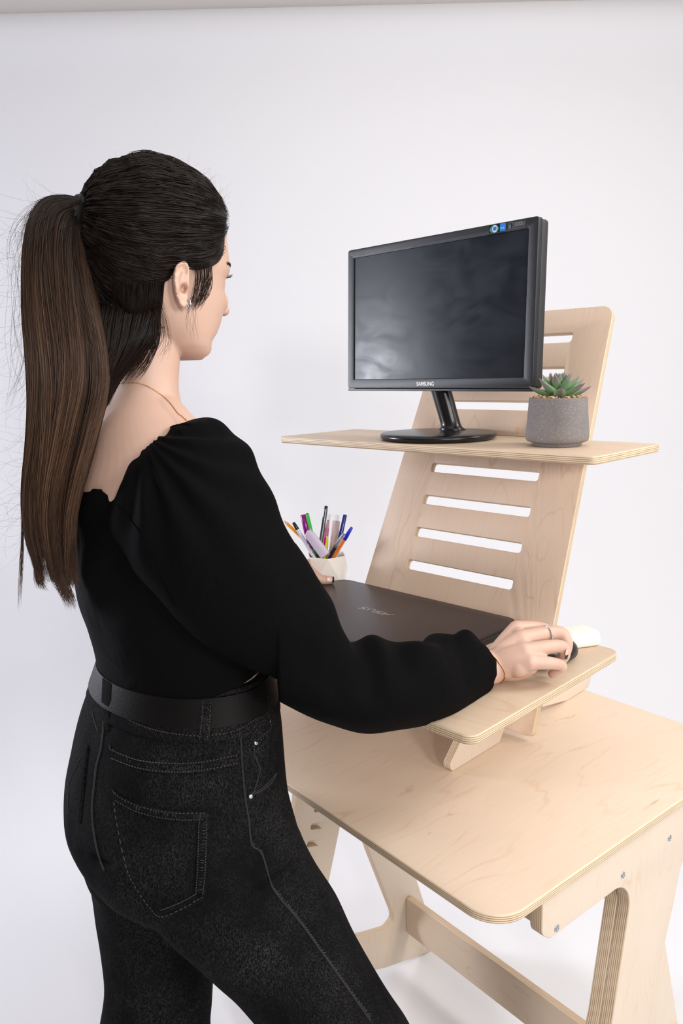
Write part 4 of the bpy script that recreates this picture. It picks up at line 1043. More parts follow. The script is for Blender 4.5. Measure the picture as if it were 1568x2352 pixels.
sl = [((272, 1150), (436, 978), .950, .020), ((274, 1192), (500, 975), .935, .052), ((290, 1265), (552, 1008), .918, .078), ((332, 1330), (604, 1092), .908, .080),
      ((380, 1392), (644, 1190), .905, .076), ((430, 1445), (682, 1262), .908, .072), ((490, 1505), (722, 1322), .915, .070), ((560, 1560), (764, 1376), .925, .068),
      ((650, 1612), (786, 1434), .938, .068), ((745, 1655), (815, 1466), .952, .066), ((830, 1678), (868, 1470), .968, .064), ((915, 1670), (932, 1470), .988, .058),
      ((992, 1655), (985, 1482), 1.022, .050), ((1055, 1628), (1030, 1448), 1.058, .046), ((1088, 1606), (1066, 1456), 1.084, .042), ((1105, 1584), (1084, 1480), 1.098, .031)]
def tob(lst): 
    return [ring_px(L, R_, d, b) for L, R_, d, b in lst]
bl = MB()
bl.add(loft(tob(sl), 72, 8, sleeve_mod))
cuff = [((1100, 1586), (1080, 1482), 1.094, .027), ((1107, 1582), (1087, 1486), 1.099, .0255), ((1112, 1580), (1093, 1488), 1.103, .0255), ((1117, 1579), (1098, 1488), 1.106, .0275)]
bl.add(loft(tob(cuff), 72, 4, lambda s, w: .035*math.sin(17*w)+.02*math.sin(29*w+2)))
# torso
def trow(L, R_, y, d, ra, **k): return (L, R_, y, d, ra, k)
bl.add(hloft([trow(181, 470, 1112, .992, 1.3), trow(174, 540, 1150, 1.0, 1.42), trow(171, 556, 1220, 1.005, 1.4), trow(171, 570, 1300, 1.012, 1.38), trow(184, 578, 1380, 1.02, 1.38), trow(203, 582, 1440, 1.025, 1.4), trow(219, 592, 1490, 1.03, 1.42), trow(228, 606, 1538, 1.033, 1.44)], 64, 6))
# left shoulder and sleeve
LS2 = LS
def sring(c, t, r, e=1): 
    t = V(t).normalized(); a = t.cross(V((0, 0, 1))).normalized(); return c, a*r, r, e
t_ = (LE-LS2).normalized()
bl.add(loft([sring(V((.195, -.452, 1.275)), (-1, .1, -.2), .052), sring(V((.165, -.450, 1.270)), (-1, .2, -.5), .068), sring(LS2, t_, .074), sring(LS2.lerp(LE, .35), t_, .074), sring(LS2.lerp(LE, .7), t_, .066), sring(LE, (LWR-LS2), .062),
             sring(LE.lerp(LWR, .4), LWR-LE, .060), sring(LE.lerp(LWR, .75), LWR-LE, .052), sring(LE.lerp(LWR, .93), LWR-LE, .030)], 48, 6, fold(5, 5, .06)))
def wrinkle(o):
    me = o.data
    nrm = [v.normal.copy() for v in me.vertices]
    for v, nn in zip(me.vertices, nrm):
        x, y, d = pix(v.co); p = v.co
        a = .0016*noise.noise(p*9)+.0011*noise.noise(p*22)
        # hollows and ridges of the gathered shoulder
        if y < 1450 and x < 700:
            u = (x-340)*.74+(y-1043)*.0; q = math.atan2(y-1000, x-330)
            g = max(0, 1-math.hypot(x-345, y-1040)/420); a += .0048*g*math.sin(q*17+noise.noise(p*6)*2.5)*min(1, math.hypot(x-345, y-1040)/120)
        if x > 640 and y > 1250:
            a += .0056*max(0, min(1, .15+nn.z))*math.sin((x*.052-y*.021)+2.4*noise.noise(p*10))*min(1, (x-640)/150)*max(0, min(1, (1105-x)/60))
        v.co = p+nn*a
        if v.co.y > -.2865 and lz-.05 < v.co.z < lz+.0012 and 0 < v.co.x < .667: v.co.z = lz+.0012
        if y > 1440 and x < 640: v.co.z += .022*max(0, min(1.2, (x-420)/170))*min(1, (y-1440)/90)
blouse = fused(bl, 'blouse', .0024, m_cloth, PER, 3, .5, wrinkle)
tag(blouse, 'cropped black blouse with puffed gathered sleeves')
BL = bvh_of(blouse)
# seam of the sleeve and the elastic neckline
def on(bv, pts, n=60, off_=.0006):
    out = []
    for x, y in crom(pts, n):
        h_, n_ = hit(bv, x, y)
        if h_ is not None: out.append(h_+n_*off_)
    return out
sm_ = MB(); sm_.tube(on(BL, [(268, 1160), (290, 1185), (320, 1222), (345, 1280), (372, 1340), (400, 1390)]), .0009, 5); sm_.link('sleeve_seam', m_cloth, blouse)
for poly_ in ([(250, 1122), (262, 1090), (278, 1058), (300, 1035), (322, 1008), (350, 985), (385, 968), (410, 962), (430, 962)], [(181, 1112), (205, 1113), (232, 1115), (244, 1121), (252, 1128)]):
    pts = on(BL, [(x+10, y+13) for x, y in poly_], 110, -.001)
    if len(pts) > 4:
        tb_ = MB(); tb_.tube(pts, [.0026+.0002*math.sin(i*1.25) for i in range(len(pts))], 8); tb_.link('neckline_elastic', m_cloth, blouse)

# ---------------------------------------------------------------- jeans
jb = MB()
jb.add(hloft([trow(236, 606, 1512, 1.035, 1.42), trow(222, 616, 1560, 1.035, 1.45), trow(200, 628, 1610, 1.037, 1.5), trow(178, 634, 1680, 1.037, 1.5, yaw=0), trow(160, 640, 1760, 1.035, 1.45), trow(152, 650, 1830, 1.032, 1.4), trow(156, 664, 1895, 1.028, 1.38), trow(176, 672, 1945, 1.025, 1.4), trow(205, 640, 1985, 1.025, 1.4)], 72, 5))
rl = [((215, 1905), (655, 1800), 1.0, .095), ((238, 1968), (680, 1890), .985, .105), ((288, 2050), (716, 1975), .968, .105), ((355, 2118), (764, 2055), .955, .098), ((432, 2188), (812, 2150), .945, .094), ((504, 2254), (862, 2232), .936, .090),
      ((572, 2318), (906, 2300), .928, .086), ((630, 2385), (948, 2368), .922, .083), ((688, 2470), (985, 2460), .918, .080), ((735, 2560), (1010, 2560), .918, .080)]
rk = tob(rl); kn = rk[-1][0]
foot_r = V((kn.x+.025, kn.y+.05, .05))
def low(c0, c1, r0, r1, steps=5):
    out = []
    for i in range(1, steps+1):
        t = i/steps; c = c0.lerp(c1, t); out.append((c, RT.copy()*(r0+(r1-r0)*t), (r0+(r1-r0)*t), 1.0))
    return out
rk += low(kn, foot_r, .078, .085)
jb.add(loft(rk, 64, 5, lambda s, w: .012*math.sin(3*w+10*s)+.008*math.sin(7*w-14*s)))
ll = [((190, 1860), (420, 1900), 1.06, .095), ((200, 1930), (450, 1960), 1.075, .098), ((214, 1995), (462, 2010), 1.085, .095), ((226, 2100), (474, 2110), 1.09, .085), ((242, 2230), (487, 2235), 1.085, .080), ((238, 2300), (486, 2300), 1.08, .078), ((233, 2352), (482, 2352), 1.075, .078), ((228, 2430), (486, 2430), 1.072, .078)]
lk = tob(ll); kn2 = lk[-1][0]; lk += low(kn2, V((kn2.x-.01, kn2.y+.01, .05)), .072, .085)
jb.add(loft(lk, 64, 5, lambda s, w: .012*math.sin(3*w+8*s)+.010*math.sin(6*w+15*s)))
def jw(o):
    me = o.data; nrm = [v.normal.copy() for v in me.vertices]
    for v, nn in zip(me.vertices, nrm):
        p = v.co; a = .0016*noise.noise(p*8)+.0008*noise.noise(p*25)
        x, y, d = pix(p)
        # crease across the front of the right thigh, folds under the seat
        for (x0, y0, x1, y1, w_, am) in ((560, 2060, 700, 1945, 13, -.0050), (560, 2075, 705, 1962, 12, .003), (600, 1900, 690, 1900, 14, -.003), (190, 1960, 265, 2000, 10, -.006), (300, 2058, 470, 2204, 12, -.0035), (640, 1830, 665, 1890, 9, -.003), (600, 1990, 690, 1915, 10, -.0025), (240, 1560, 232, 1690, 9, .003)):
            L2 = (x1-x0)**2+(y1-y0)**2; t = max(0, min(1, ((x-x0)*(x1-x0)+(y-y0)*(y1-y0))/L2)); dd_ = math.hypot(x-x0-t*(x1-x0), y-y0-t*(y1-y0))
            if dd_ < 50 and d < 1.12: a += am*math.exp(-(dd_/w_)**2)*math.sin(pi*min(1, max(.15, t)))
        v.co = p+nn*a
jeans = fused(jb, 'jeans', .0036, m_denim, PER, 6, .5, jw)
tag(jeans, 'washed black high-waisted jeans')
JB = bvh_of(jeans)
def seamline(pts, name='seam', r=.0009, mat=None, n=90, parent=jeans, off_=.0003, bv=None):
    q = on(bv or JB, pts, n, off_)
    if len(q) < 4: return
    MB().tube(q, r, 6).link(name, mat or m_seamd, parent)
def stitches(pts, n, r=.00055, mat=m_seam, w=.6, parent=jeans, name='stitching', bv=None, off_=.0009):
    P_ = on(bv or JB, pts, n*4, off_); mb = MB()
    for i in range(0, len(P_)-4, 4): mb.tube([P_[i], P_[i].lerp(P_[i+2], .5)*.5+P_[i+1]*.5, P_[i+2]], r, 4)
    o = mb.link(name, mat, parent)
    tag(o, 'pale dashed stitching', kind='stuff'); return o
def patch(poly, name, mat, th, parent=jeans, res=26, bv=None, off_=.0002):
    """raised cloth panel: polygon corners in order TL, TR, BR, BL with sides curved through crom; draped on the surface"""
    top, bot = poly; T_ = crom(top, res); B_ = crom(bot, res); vs = []; fs = []; ok = {}
    m = 22
    for j in range(m+1):
        for i in range(res):
            x = T_[i][0]+(B_[i][0]-T_[i][0])*j/m; y = T_[i][1]+(B_[i][1]-T_[i][1])*j/m
            h_, n_ = hit(bv or JB, x, y)
            if h_ is None: continue
            e_ = 1 if 0 < i < res-1 and 0 < j < m else 0
            ok[(i, j)] = len(vs); vs.append(h_+n_*(off_+th*e_))
    for j in range(m):
        for i in range(res-1):
            q = [(i, j), (i+1, j), (i+1, j+1), (i, j+1)]
            if all(k in ok for k in q):
                ids = [ok[k] for k in q]
                if max((vs[ids[0]]-vs[k]).length for k in ids) < .05: fs.append(tuple(ids))
    o = link(name, mesh(vs, fs), mat, parent)
    sm = o.modifiers.new('s', 'SOLIDIFY'); sm.thickness = .0008; sm.offset = -1; bake(o); return o
pk = patch(([(256, 1808), (268, 1822), (310, 1842), (365, 1856), (420, 1862), (480, 1862)], [(286, 1995), (305, 2035), (335, 2080), (368, 2110), (418, 2092), (472, 2066)]), 'back_pocket', m_denim, .0016)
PB = bvh_of(pk)
for a in ([(258, 1814), (270, 1828), (312, 1850), (365, 1863), (420, 1869), (478, 1868)], [(266, 1838), (310, 1862), (365, 1877), (420, 1883), (470, 1882)], [(474, 1870), (472, 1930), (470, 2000), (464, 2058)], [(458, 1872), (456, 1930), (454, 2000), (450, 2056)],
          [(464, 2060), (420, 2084), (370, 2103), (345, 2082), (312, 2036), (292, 1990), (272, 1900), (262, 1830)], [(452, 2052), (415, 2072), (368, 2090)]):
    stitches(a, 34, r=.0006, parent=pk, bv=PB, off_=.0016)
patch(([(258, 1810), (270, 1824), (312, 1845), (365, 1858), (420, 1864), (478, 1864)], [(262, 1832), (274, 1846), (314, 1866), (366, 1880), (420, 1886), (476, 1886)]), 'pocket_hem', m_band, .0008, parent=pk, bv=PB, off_=.0001)
patch(([(455, 1880), (468, 1880), (478, 1880)], [(448, 2052), (458, 2058), (468, 2062)]), 'pocket_hem', m_band, .0008, parent=pk, bv=PB, off_=.0001)
patch(([(254, 1716), (262, 1726), (320, 1748), (400, 1756), (470, 1752), (548, 1735)], [(258, 1738), (268, 1748), (322, 1768), (400, 1777), (470, 1773), (549, 1756)]), 'yoke_band', m_band, .0009, off_=.0001)
m_fade = simple('faded denim', (.060, .059, .056, 1), .9, var=.7, vscale=400, Specular_IOR_Level=.05)
for a, n_, bv_, pr_ in (([(262, 1724), (320, 1757), (400, 1765), (470, 1761), (546, 1745)], 44, JB, jeans), ([(264, 1824), (312, 1855), (366, 1868), (420, 1875), (474, 1874)], 34, PB, pk), ([(468, 1890), (465, 1950), (463, 2000), (458, 2050)], 26, PB, pk)):
    P0 = on(bv_, a, n_*6, .0017); mb_ = MB(); rr = random.Random(n_)
    for i in range(0, len(P0)-4, 6):
        if rr.random() < .35: continue
        l_ = rr.uniform(.001, .0032); mb_.tube([P0[i]-UP*l_*(1 if n_ > 30 else 0)-RT*l_*(0 if n_ > 30 else 1), P0[i]+UP*l_*(1 if n_ > 30 else 0)+RT*l_*(0 if n_ > 30 else 1)], rr.uniform(.0004, .0011), 4, flat=.5)
    tag(mb_.link('worn_marks', m_fade, pr_), kind='stuff')
# seat of the left side pocket, seen edge-on
pk2 = patch(([(198, 1708), (205, 1712), (202, 1722)], [(158, 1862), (168, 1880), (186, 1892)]), 'back_pocket', m_denim, .0014, res=10)
seamline([(200, 1712), (180, 1752), (160, 1800), (157, 1868)], r=.0008)
# centre back seam, yoke, side seam, front pocket
seamline([(236, 1560), (240, 1620), (238, 1670), (232, 1720), (222, 1760), (216, 1810), (212, 1860), (216, 1910), (226, 1960), (240, 2000)], 'centre_back_seam', .0014)
seamline([(252, 1712), (262, 1728), (320, 1748), (400, 1756), (470, 1752), (545, 1736)], 'yoke_seam', .0011)
for a in ([(256, 1722), (320, 1746), (400, 1753), (470, 1749), (548, 1733)], [(258, 1742), (320, 1764), (400, 1773), (470, 1768), (548, 1752)]): stitches(a, 46, r=.0008, off_=.0017)
seamline([(208, 1590), (214, 1640), (226, 1682)], 'yoke_seam', .0010)
mbw = MB()
for q_ in range(60):
    t_ = random.random(); C_ = crom([(577, 1935), (601, 1964), (622, 2030), (645, 2062), (695, 2124), (745, 2194), (795, 2264), (852, 2342)], 200)[int(t_*199)]
    P0 = on(JB, [(C_[0]-2, C_[1]+1), (C_[0]+random.uniform(2, 7), C_[1]-random.uniform(-5, 5))], 3, .0008)
    if len(P0) == 3: mbw.tube(P0, random.uniform(.0004, .0009), 4, flat=.5)
tag(mbw.link('worn_marks', m_fade, jeans), kind='stuff')
seamline([(552, 1690), (556, 1760), (562, 1830), (570, 1880), (578, 1940), (600, 1960), (622, 2030), (640, 2060), (690, 2120), (740, 2190), (790, 2260), (850, 2345)], 'side_seam', .0013, n=160)
stitches([(628, 2040), (645, 2060), (695, 2122), (745, 2192), (795, 2262), (852, 2340)], 60, r=.0006)
seamline([(585, 1696), (583, 1730), (596, 1765), (588, 1800), (580, 1825)], 'pocket_opening', .0010)
stitches([(590, 1700), (602, 1688), (618, 1676), (622, 1660)], 16); stitches([(576, 1822), (600, 1810), (622, 1790), (632, 1775)], 16, r=.0007)
seamline([(574, 1826), (600, 1815), (624, 1795), (634, 1776)], 'pocket_opening', .0012)
for x, y in ((587, 1706), (575, 1829), (617, 1657)):
    h_, n_ = hit(JB, x, y)
    if h_ is not None: MB().add(sph(h_+n_*.0006, .0030, (1, 1, .55), n_.to_track_quat('Z', 'Y').to_matrix(), 14, 8)).link('rivet', silver, jeans)
# belt and loops: band riding on the waistband
def wring(y0, grow, n=96):
    L_, R2, d_ = (222, 616, 1.035) if y0 == 1560 else (0, 0, 0)
def beltband(ya, yb_, grow, name, mat, parent, th):
    rowsA = {1512: (236, 606, 1.035, 1.42), 1560: (222, 616, 1.035, 1.45), 1610: (200, 628, 1.037, 1.5)}
    def at(y):
        if y <= 1560: t = (y-1512)/48; a, b_ = rowsA[1512], rowsA[1560]
        else: t = (y-1560)/50; a, b_ = rowsA[1560], rowsA[1610]
        return [a[i]+(b_[i]-a[i])*t for i in range(4)]
    vs = []; fs = []; n = 120; prof_ = [(ya, 0), (ya, th), (yb_, th), (yb_, 0)]
    for y, g in prof_:
        L_, R2, d_, ra = at(y); pts, c = hring(L_, R2, y, d_, ra, n=n)
        for p in pts: q = (p-c); q.z = 0; vs.append(p+q.normalized()*(grow+g))
    for i in range(4):
        for k in range(n): k2 = (k+1) % n; j = (i+1) % 4; fs.append((i*n+k, i*n+k2, j*n+k2, j*n+k))
    me = mesh(vs, fs); bm = bmesh.new(); bm.from_mesh(me); bmesh.ops.recalc_face_normals(bm, faces=bm.faces); bm.to_mesh(me); bm.free()
    o = link(name, me, mat, parent); autosmooth(o, 40); return o
wb = beltband(1512, 1598, .0012, 'waistband', m_denim, jeans, .0022)
belt = beltband(1520, 1573, .0038, 'belt', leather, PER, .0028); tag(belt, 'plain black leather belt')
WB_ = bvh_of(wb); BT = bvh_of(belt)
stitches([(262, 1626), (300, 1655), (350, 1675), (400, 1685), (470, 1690), (540, 1678), (590, 1650), (606, 1635)], 60, r=.0007, bv=WB_, parent=wb, off_=.0006)
def loop(px, name='belt_loop'):
    vs = []; fs = []; P_ = []
    for (xl, yl, xr, yr, lift) in px:
        row = []
        for x, y in ((xl, yl), ((xl+xr)/2, (yl+yr)/2), (xr, yr)):
            cand = [hit(b_, x, y) for b_ in (BT, WB_, JB)]; cand = [c for c in cand if c[0] is not None]
            if not cand: return
            h_, n_ = min(cand, key=lambda c: (c[0]-CAM).length); row.append(h_+n_*lift)
        P_.append(row)
    for r_ in P_: vs += r_
    for i in range(len(P_)-1):
        for k in range(2): fs.append((i*3+k, i*3+k+1, i*3+k+4, i*3+k+3))
    o = link(name, mesh(vs, fs), m_denim, jeans); s_ = o.modifiers.new('s', 'SOLIDIFY'); s_.thickness = .0022; s_.offset = 1; bevel(o, .0006, 2, 30); bake(o)
    return o
lp = loop([(462, 1604, 488, 1604, .0008), (461, 1630, 486, 1630, .0016), (458, 1660, 484, 1660, .0016), (454, 1690, 481, 1690, .0012), (451, 1708, 478, 1710, .0004)])
if lp:
    LB = bvh_of(lp)
    for dx_ in (4, -4): stitches([(462+dx_ if dx_ > 0 else 488+dx_, 1608), (460+dx_ if dx_ > 0 else 485+dx_, 1650), (453+dx_ if dx_ > 0 else 479+dx_, 1704)], 18, parent=lp, bv=LB, off_=.0004)
loop([(236, 1556, 256, 1570, .0008), (235, 1595, 253, 1607, .0012), (234, 1635, 250, 1646, .0012), (233, 1672, 247, 1684, .0004)])
loop([(611, 1590, 617, 1590, .0008), (613, 1610, 619, 1610, .0010), (616, 1632, 622, 1632, .0004)])
# shoes standing on the floor below the hems
shoe_m = simple('black shoe', (.02, .02, .02, 1), .5)
for c_ in (foot_r, V((kn2.x-.01, kn2.y+.01, .05))):
    s_ = MB(); s_.add(sph(V((c_.x, c_.y+.045, .034)), 1, (.045, .125, .033))); s_.link('shoe', shoe_m, PER)
# ---------------------------------------------------------------- hair
rng = np.random.default_rng(11)
HC = V((HX, HY-.010, zrow(505)))
hairpoly = [(60, 200), (640, 200), (640, 500), (524, 508), (515, 530), (511, 560), (509, 578), (499, 589), (487, 603), (472, 613), (455, 614), (440, 612), (430, 603), (418, 598), (405, 606), (396, 622), (386, 640), (372, 655), (366, 690), (360, 725), (348, 760), (330, 790), (300, 800), (262, 780), (60, 760)]
def maskpt(p):
    x, y, d = pix(V((HX+abs(p.x-HX), p.y, p.z)))
    return (pdist(x, y, hairpoly) if infill(x, y, hairpoly) else -pdist(x, y, hairpoly))
HEADONLY = BVHTree.FromPolygons([V(q) for q in headmesh[0]], headmesh[1])
NA, NE = 150, 110
def sdir(i, j): 
    az = 2*pi*i/NA; el = -pi/2+pi*j/NE; return V((math.cos(el)*math.cos(az), math.cos(el)*math.sin(az), math.sin(el)))
def rad(dv):
    h_ = HEADONLY.ray_cast(HC+dv*.3, -dv); return (h_[0]-HC).length if h_[0] is not None else .08
RADC = {}; 
for j in range(NE+1):
    for i in range(NA):
        dv = sdir(i, j); r = rad(dv); mk = maskpt(HC+dv*r)
        RADC[(i, j)] = (r, mk)
def lumps(dv): return .0042*noise.noise(dv*5.0)+.0022*noise.noise(dv*11)
def capr(dv):
    az = (math.atan2(dv.y, dv.x) % (2*pi))/(2*pi)*NA; el = (math.asin(max(-1, min(1, dv.z)))+pi/2)/pi*NE
    i, j = int(az) % NA, min(int(el), NE-1); fa, fe = az-int(az), el-j; i2 = (i+1) % NA
    def mixv(k): return (RADC[(i, j)][k]*(1-fa)+RADC[(i2, j)][k]*fa)*(1-fe)+(RADC[(i, j+1)][k]*(1-fa)+RADC[(i2, j+1)][k]*fa)*fe
    r, mk = mixv(0), mixv(1)
    t = max(0, min(1, mk/26)); t = t*t*(3-2*t)
    return r+(.0045+.0055*t)*1.0+lumps(dv)*t if mk > 0 else r-.004, mk
vs = []; fs = []; keep = {}
for j in range(NE+1):
    for i in range(NA):
        dv = sdir(i, j); r, mk = capr(dv)
        if mk > -9: keep[(i, j)] = len(vs); vs.append(HC+dv*(r-.0022 if mk > 0 else RADC[(i, j)][0]-.001))
for j in range(NE):
    for i in range(NA):
        q = [(i, j), ((i+1) % NA, j), ((i+1) % NA, j+1), (i, j+1)]
        if all(k in keep for k in q): fs.append(tuple(keep[k] for k in q))
hair = link('hair', mesh(vs, fs), m_cap, PER); tag(hair, 'dark brown hair combed back into a high ponytail')
def strands(paths, radii, cols, name, parent, sides=3):
    """paths (N,M,3), radii (N,M), cols (N,M,3) -> one mesh of thin locks"""
    P_ = np.asarray(paths, float); N_, M_, _ = P_.shape
    T_ = np.gradient(P_, axis=1); T_ /= np.linalg.norm(T_, axis=2, keepdims=True)+1e-12
    ref = np.array([.31, .22, .92]); A_ = np.cross(T_, ref); A_ /= np.linalg.norm(A_, axis=2, keepdims=True)+1e-12; B_ = np.cross(T_, A_)
    ws = np.arange(sides)*2*np.pi/sides
    V_ = P_[:, :, None, :]+(A_[:, :, None, :]*np.cos(ws)[None, None, :, None]+B_[:, :, None, :]*np.sin(ws)[None, None, :, None])*np.asarray(radii)[:, :, None, None]
    idx = np.arange(N_*M_*sides).reshape(N_, M_, sides); a = idx[:, :-1, :]; b = np.roll(a, -1, axis=2); d = idx[:, 1:, :]; c = np.roll(d, -1, axis=2)
    F = np.stack([a, b, c, d], -1).reshape(-1, 4)
    me = bpy.data.meshes.new(name); me.vertices.add(len(V_.reshape(-1, 3))); me.vertices.foreach_set('co', V_.reshape(-1).astype('f'))
    me.loops.add(F.size); me.loops.foreach_set('vertex_index', F.ravel().astype('i')); me.polygons.add(len(F)); me.polygons.foreach_set('loop_start', np.arange(0, F.size, 4, dtype='i'))
    me.update(calc_edges=True); me.validate()
    C_ = np.repeat(np.asarray(cols)[:, :, None, :], sides, axis=2).reshape(-1, 3); C4 = np.concatenate([C_, np.ones((len(C_), 1))], 1).astype('f')
    ca = me.color_attributes.new('col', 'FLOAT_COLOR', 'POINT'); ca.data.foreach_set('color', C4.ravel())
    me.polygons.foreach_set('use_smooth', np.ones(len(F), bool))
    return link(name, me, m_hair, parent, smooth=False)
DK = np.array([.0052, .0029, .0020]); MDK = np.array([.019, .0092, .0055]); BR = np.array([.052, .026, .015]); LT = np.array([.165, .092, .056])
# combed strands over the skull
TIE = D(196, 484, .942); TD = (TIE-HC).normalized()
def slerp(a, b, t):
    w = math.acos(max(-1, min(1, a.dot(b))))
    return a if w < 1e-4 else (a*math.sin((1-t)*w)+b*math.sin(t*w))/math.sin(w)
paths = []; R_ = []; C_ = []
tries = 0; M_ = 18
while len(paths) < 5200 and tries < 40000:
    tries += 1
    dv = V(rng.normal(size=3)).normalized(); r, mk = capr(dv)
    if mk < 2 or dv.angle(TD) < .12: continue
    if mk > 60 and rng.random() < .45: continue
    lift = rng.uniform(-.0012, .0022); ph = rng.uniform(0, 6.3); am = rng.normal(0, .022)
    sidev = dv.cross(TD).normalized(); pts = []; L_ = rng.uniform(.55, 1.0); ang = dv.angle(TD)
    clump = round(math.atan2(sidev.z, sidev.x)*9)/9*3
    for k in range(M_):
        t = k/(M_-1)*L_ if L_ < .97 else k/(M_-1)
        q = (slerp(dv, TD, t)+sidev*(am*math.sin(pi*t)+.022*math.sin(clump*5+3.0*t+am*20)*math.sin(pi*t))).normalized()
        rr, m2 = capr(q); pull = max(0, 1-q.angle(TD)/.5); rr = rr*(1-pull)+pull*((TIE-HC).length*.985)
        w = (.0014*math.sin(clump*9+am*60)+.0012*noise.noise(q*11))*math.sin(pi*t)
        pts.append(tuple(HC+q*(rr+lift*(1-pull)+w*(1-pull)+.0014*math.sin(ph+6*t))))
    paths.append(pts); a = rng.uniform(.00028, .00050); R_.append([a*min(1, .35+3*k/(M_-1), .4+3*(M_-1-k)/(M_-1)) for k in range(M_)])
    base = DK*(1-(f := rng.beta(1.6, 3.2)))+MDK*f; C_.append([base*(1+.0*k) for k in range(M_)])
o = strands(paths, R_, C_, 'combed_hair', hair); tag(o, kind='stuff')
# ponytail: solid heart, then strands over it
pr = [((193, 458), (196, 512), .936, .016), ((150, 452), (198, 530), .933, .026), ((106, 462), (201, 556), .930, .034), ((76, 500), (206, 590), .930, .038), ((60, 565), (214, 640), .930, .040), ((55, 640), (226, 700), .931, .041),
      ((55, 720), (240, 765), .932, .042), ((61, 800), (250, 832), .934, .042), ((66, 880), (249, 895), .937, .041), ((67, 960), (232, 965), .941, .040), ((62, 1040), (212, 1040), .945, .038), ((55, 1110), (192, 1110), .949, .036), ((54, 1180), (178, 1180), .953, .033), ((62, 1240), (174, 1245), .956, .029), ((74, 1285), (172, 1295), .958, .022), ((84, 1330), (172, 1345), .960, .012)]
core = []
for i, (L_, R2, d_, b_) in enumerate(pr[:11]):
    s = .80 if i > 1 else .9
    cx, cy = (L_[0]+R2[0])/2, (L_[1]+R2[1])/2; core.append(ring_px((cx+(L_[0]-cx)*s, cy+(L_[1]-cy)*s), (cx+(R2[0]-cx)*s, cy+(R2[1]-cy)*s), d_, b_*.78))
v_, f_ = loft(core, 28, 3); ponytail = link('ponytail', mesh(v_, f_), m_cap, PER); tag(ponytail, 'long straight ponytail, lighter brown towards the ends')
RW = [(V(D(*L_, d_)), V(D(*R2, d_)), b_) for L_, R2, d_, b_ in pr]; RWa = np.array([tuple(a)+tuple(b)+(c,) for a, b, c in RW])
def rowat(t):
    q = crom_at(RWa, t*(len(RW)-1)); return q
def crom_at(A, t):
    m = len(A); k = min(int(t), m-2); f = t-k; p0 = A[max(k-1, 0)]; p1 = A[k]; p2 = A[k+1]; p3 = A[min(k+2, m-1)]
    return .5*((2*p1)+(-p0+p2)*f+(2*p0-5*p1+4*p2-p3)*f*f+(-p0+3*p1-3*p2+p3)*f**3)
ROWS = [crom_at(RWa, k/199*(len(RW)-1)) for k in range(200)]
fwn = np.array(FW); upn = np.array(UP); rtn = np.array(RT)
def pony(n, M_=34, shell=True):
    P_ = []; R2_ = []; C2 = []
    for s in range(n):
        u = rng.uniform(0, 1); u = .5-.5*math.cos(pi*u) if rng.random() < .35 else u
        cl = round(u*26)/26; u0 = u; u1 = u*.55+cl*.45+rng.normal(0, .012)
        dep = rng.uniform(-1, .15) if shell else rng.uniform(-1, 1)
        end = min(1, (rng.uniform(.84, .97)+.05*math.sin(cl*37)+.03*rng.normal()) if rng.random() < .75 else rng.uniform(.5, .95)); ph = rng.uniform(0, 6.28, 3); am = rng.uniform(.001, .004); wx = .012*math.sin(cl*40)
        tone = rng.beta(2, 2.4); tone = min(1, max(0, .40*tone+.60*(.5+.5*math.sin(cl*61+dep*2))**1.6)); pts = []; wph = cl*31+rng.normal(0, .35); wam = .0022+.0016*math.sin(cl*17); cc_ = []; rr_ = []; a = rng.uniform(.00026, .00048)
        cross = rng.normal(0, .09)+.16*math.sin(cl*23)+.08*math.sin(cl*53)
        for k in range(M_):
            t = k/(M_-1)*end; q = ROWS[min(199, int(t*199))]*(1-(t*199) % 1)+ROWS[min(199, int(t*199)+1)]*((t*199) % 1)
            L_, Rr, b_ = q[:3], q[3:6], q[6]; uu = min(.995, max(.005, u0*(1-t)+u1*t+cross*(t-t*t)*1.5+.012*math.sin(ph[0]+7*t)+wx*t)); c = L_*(1-uu)+Rr*uu
            hh = math.sqrt(max(0, 1-(2*uu-1)**2)); p = c+(rtn*math.sin(wph+7.5*t)+fwn*.6*math.cos(wph*1.3+6*t))*wam*min(1, 3*t)*(1-abs(2*uu-1)**3)+fwn*(b_*hh*dep)+rtn*(am*.35*math.sin(ph[1]+5*t))*t
            pts.append(p); g = min(1, max(0, (t-.08)/.42)); base = DK*(1-tone)+MDK*tone; tip = MDK*(1-tone)+(BR*(1-tone)+LT*tone)*tone*1.0+BR*(.30*(1-tone))
            cc_.append(base*(1-g)+tip*g); rr_.append(a*min(1, (1.02-k/(M_-1))*5))
        P_.append(pts); R2_.append(rr_); C2.append(cc_)
    return P_, R2_, C2
P_, R2_, C2 = pony(4600)
o = strands(P_, R2_, C2, 'ponytail_strands', ponytail); tag(o, kind='stuff')
P_, R2_, C2 = pony(900, shell=False); o = strands(P_, R2_, C2, 'ponytail_strands', ponytail); tag(o, kind='stuff')
tie_ = MB()
for k in range(3): 
    c_ = TIE+RT*(-.004+.0045*k); tie_.tube([c_+UP*(.0165*math.cos(w)+.001*math.sin(5*w))+(FW*.97+RT*.2)*(.0155*math.sin(w)) for w in np.linspace(0, 2*pi, 30, endpoint=False)], .0032, 8, closed=True)
tag(tie_.link('hair_tie', m_cap, PER), 'black hair tie')
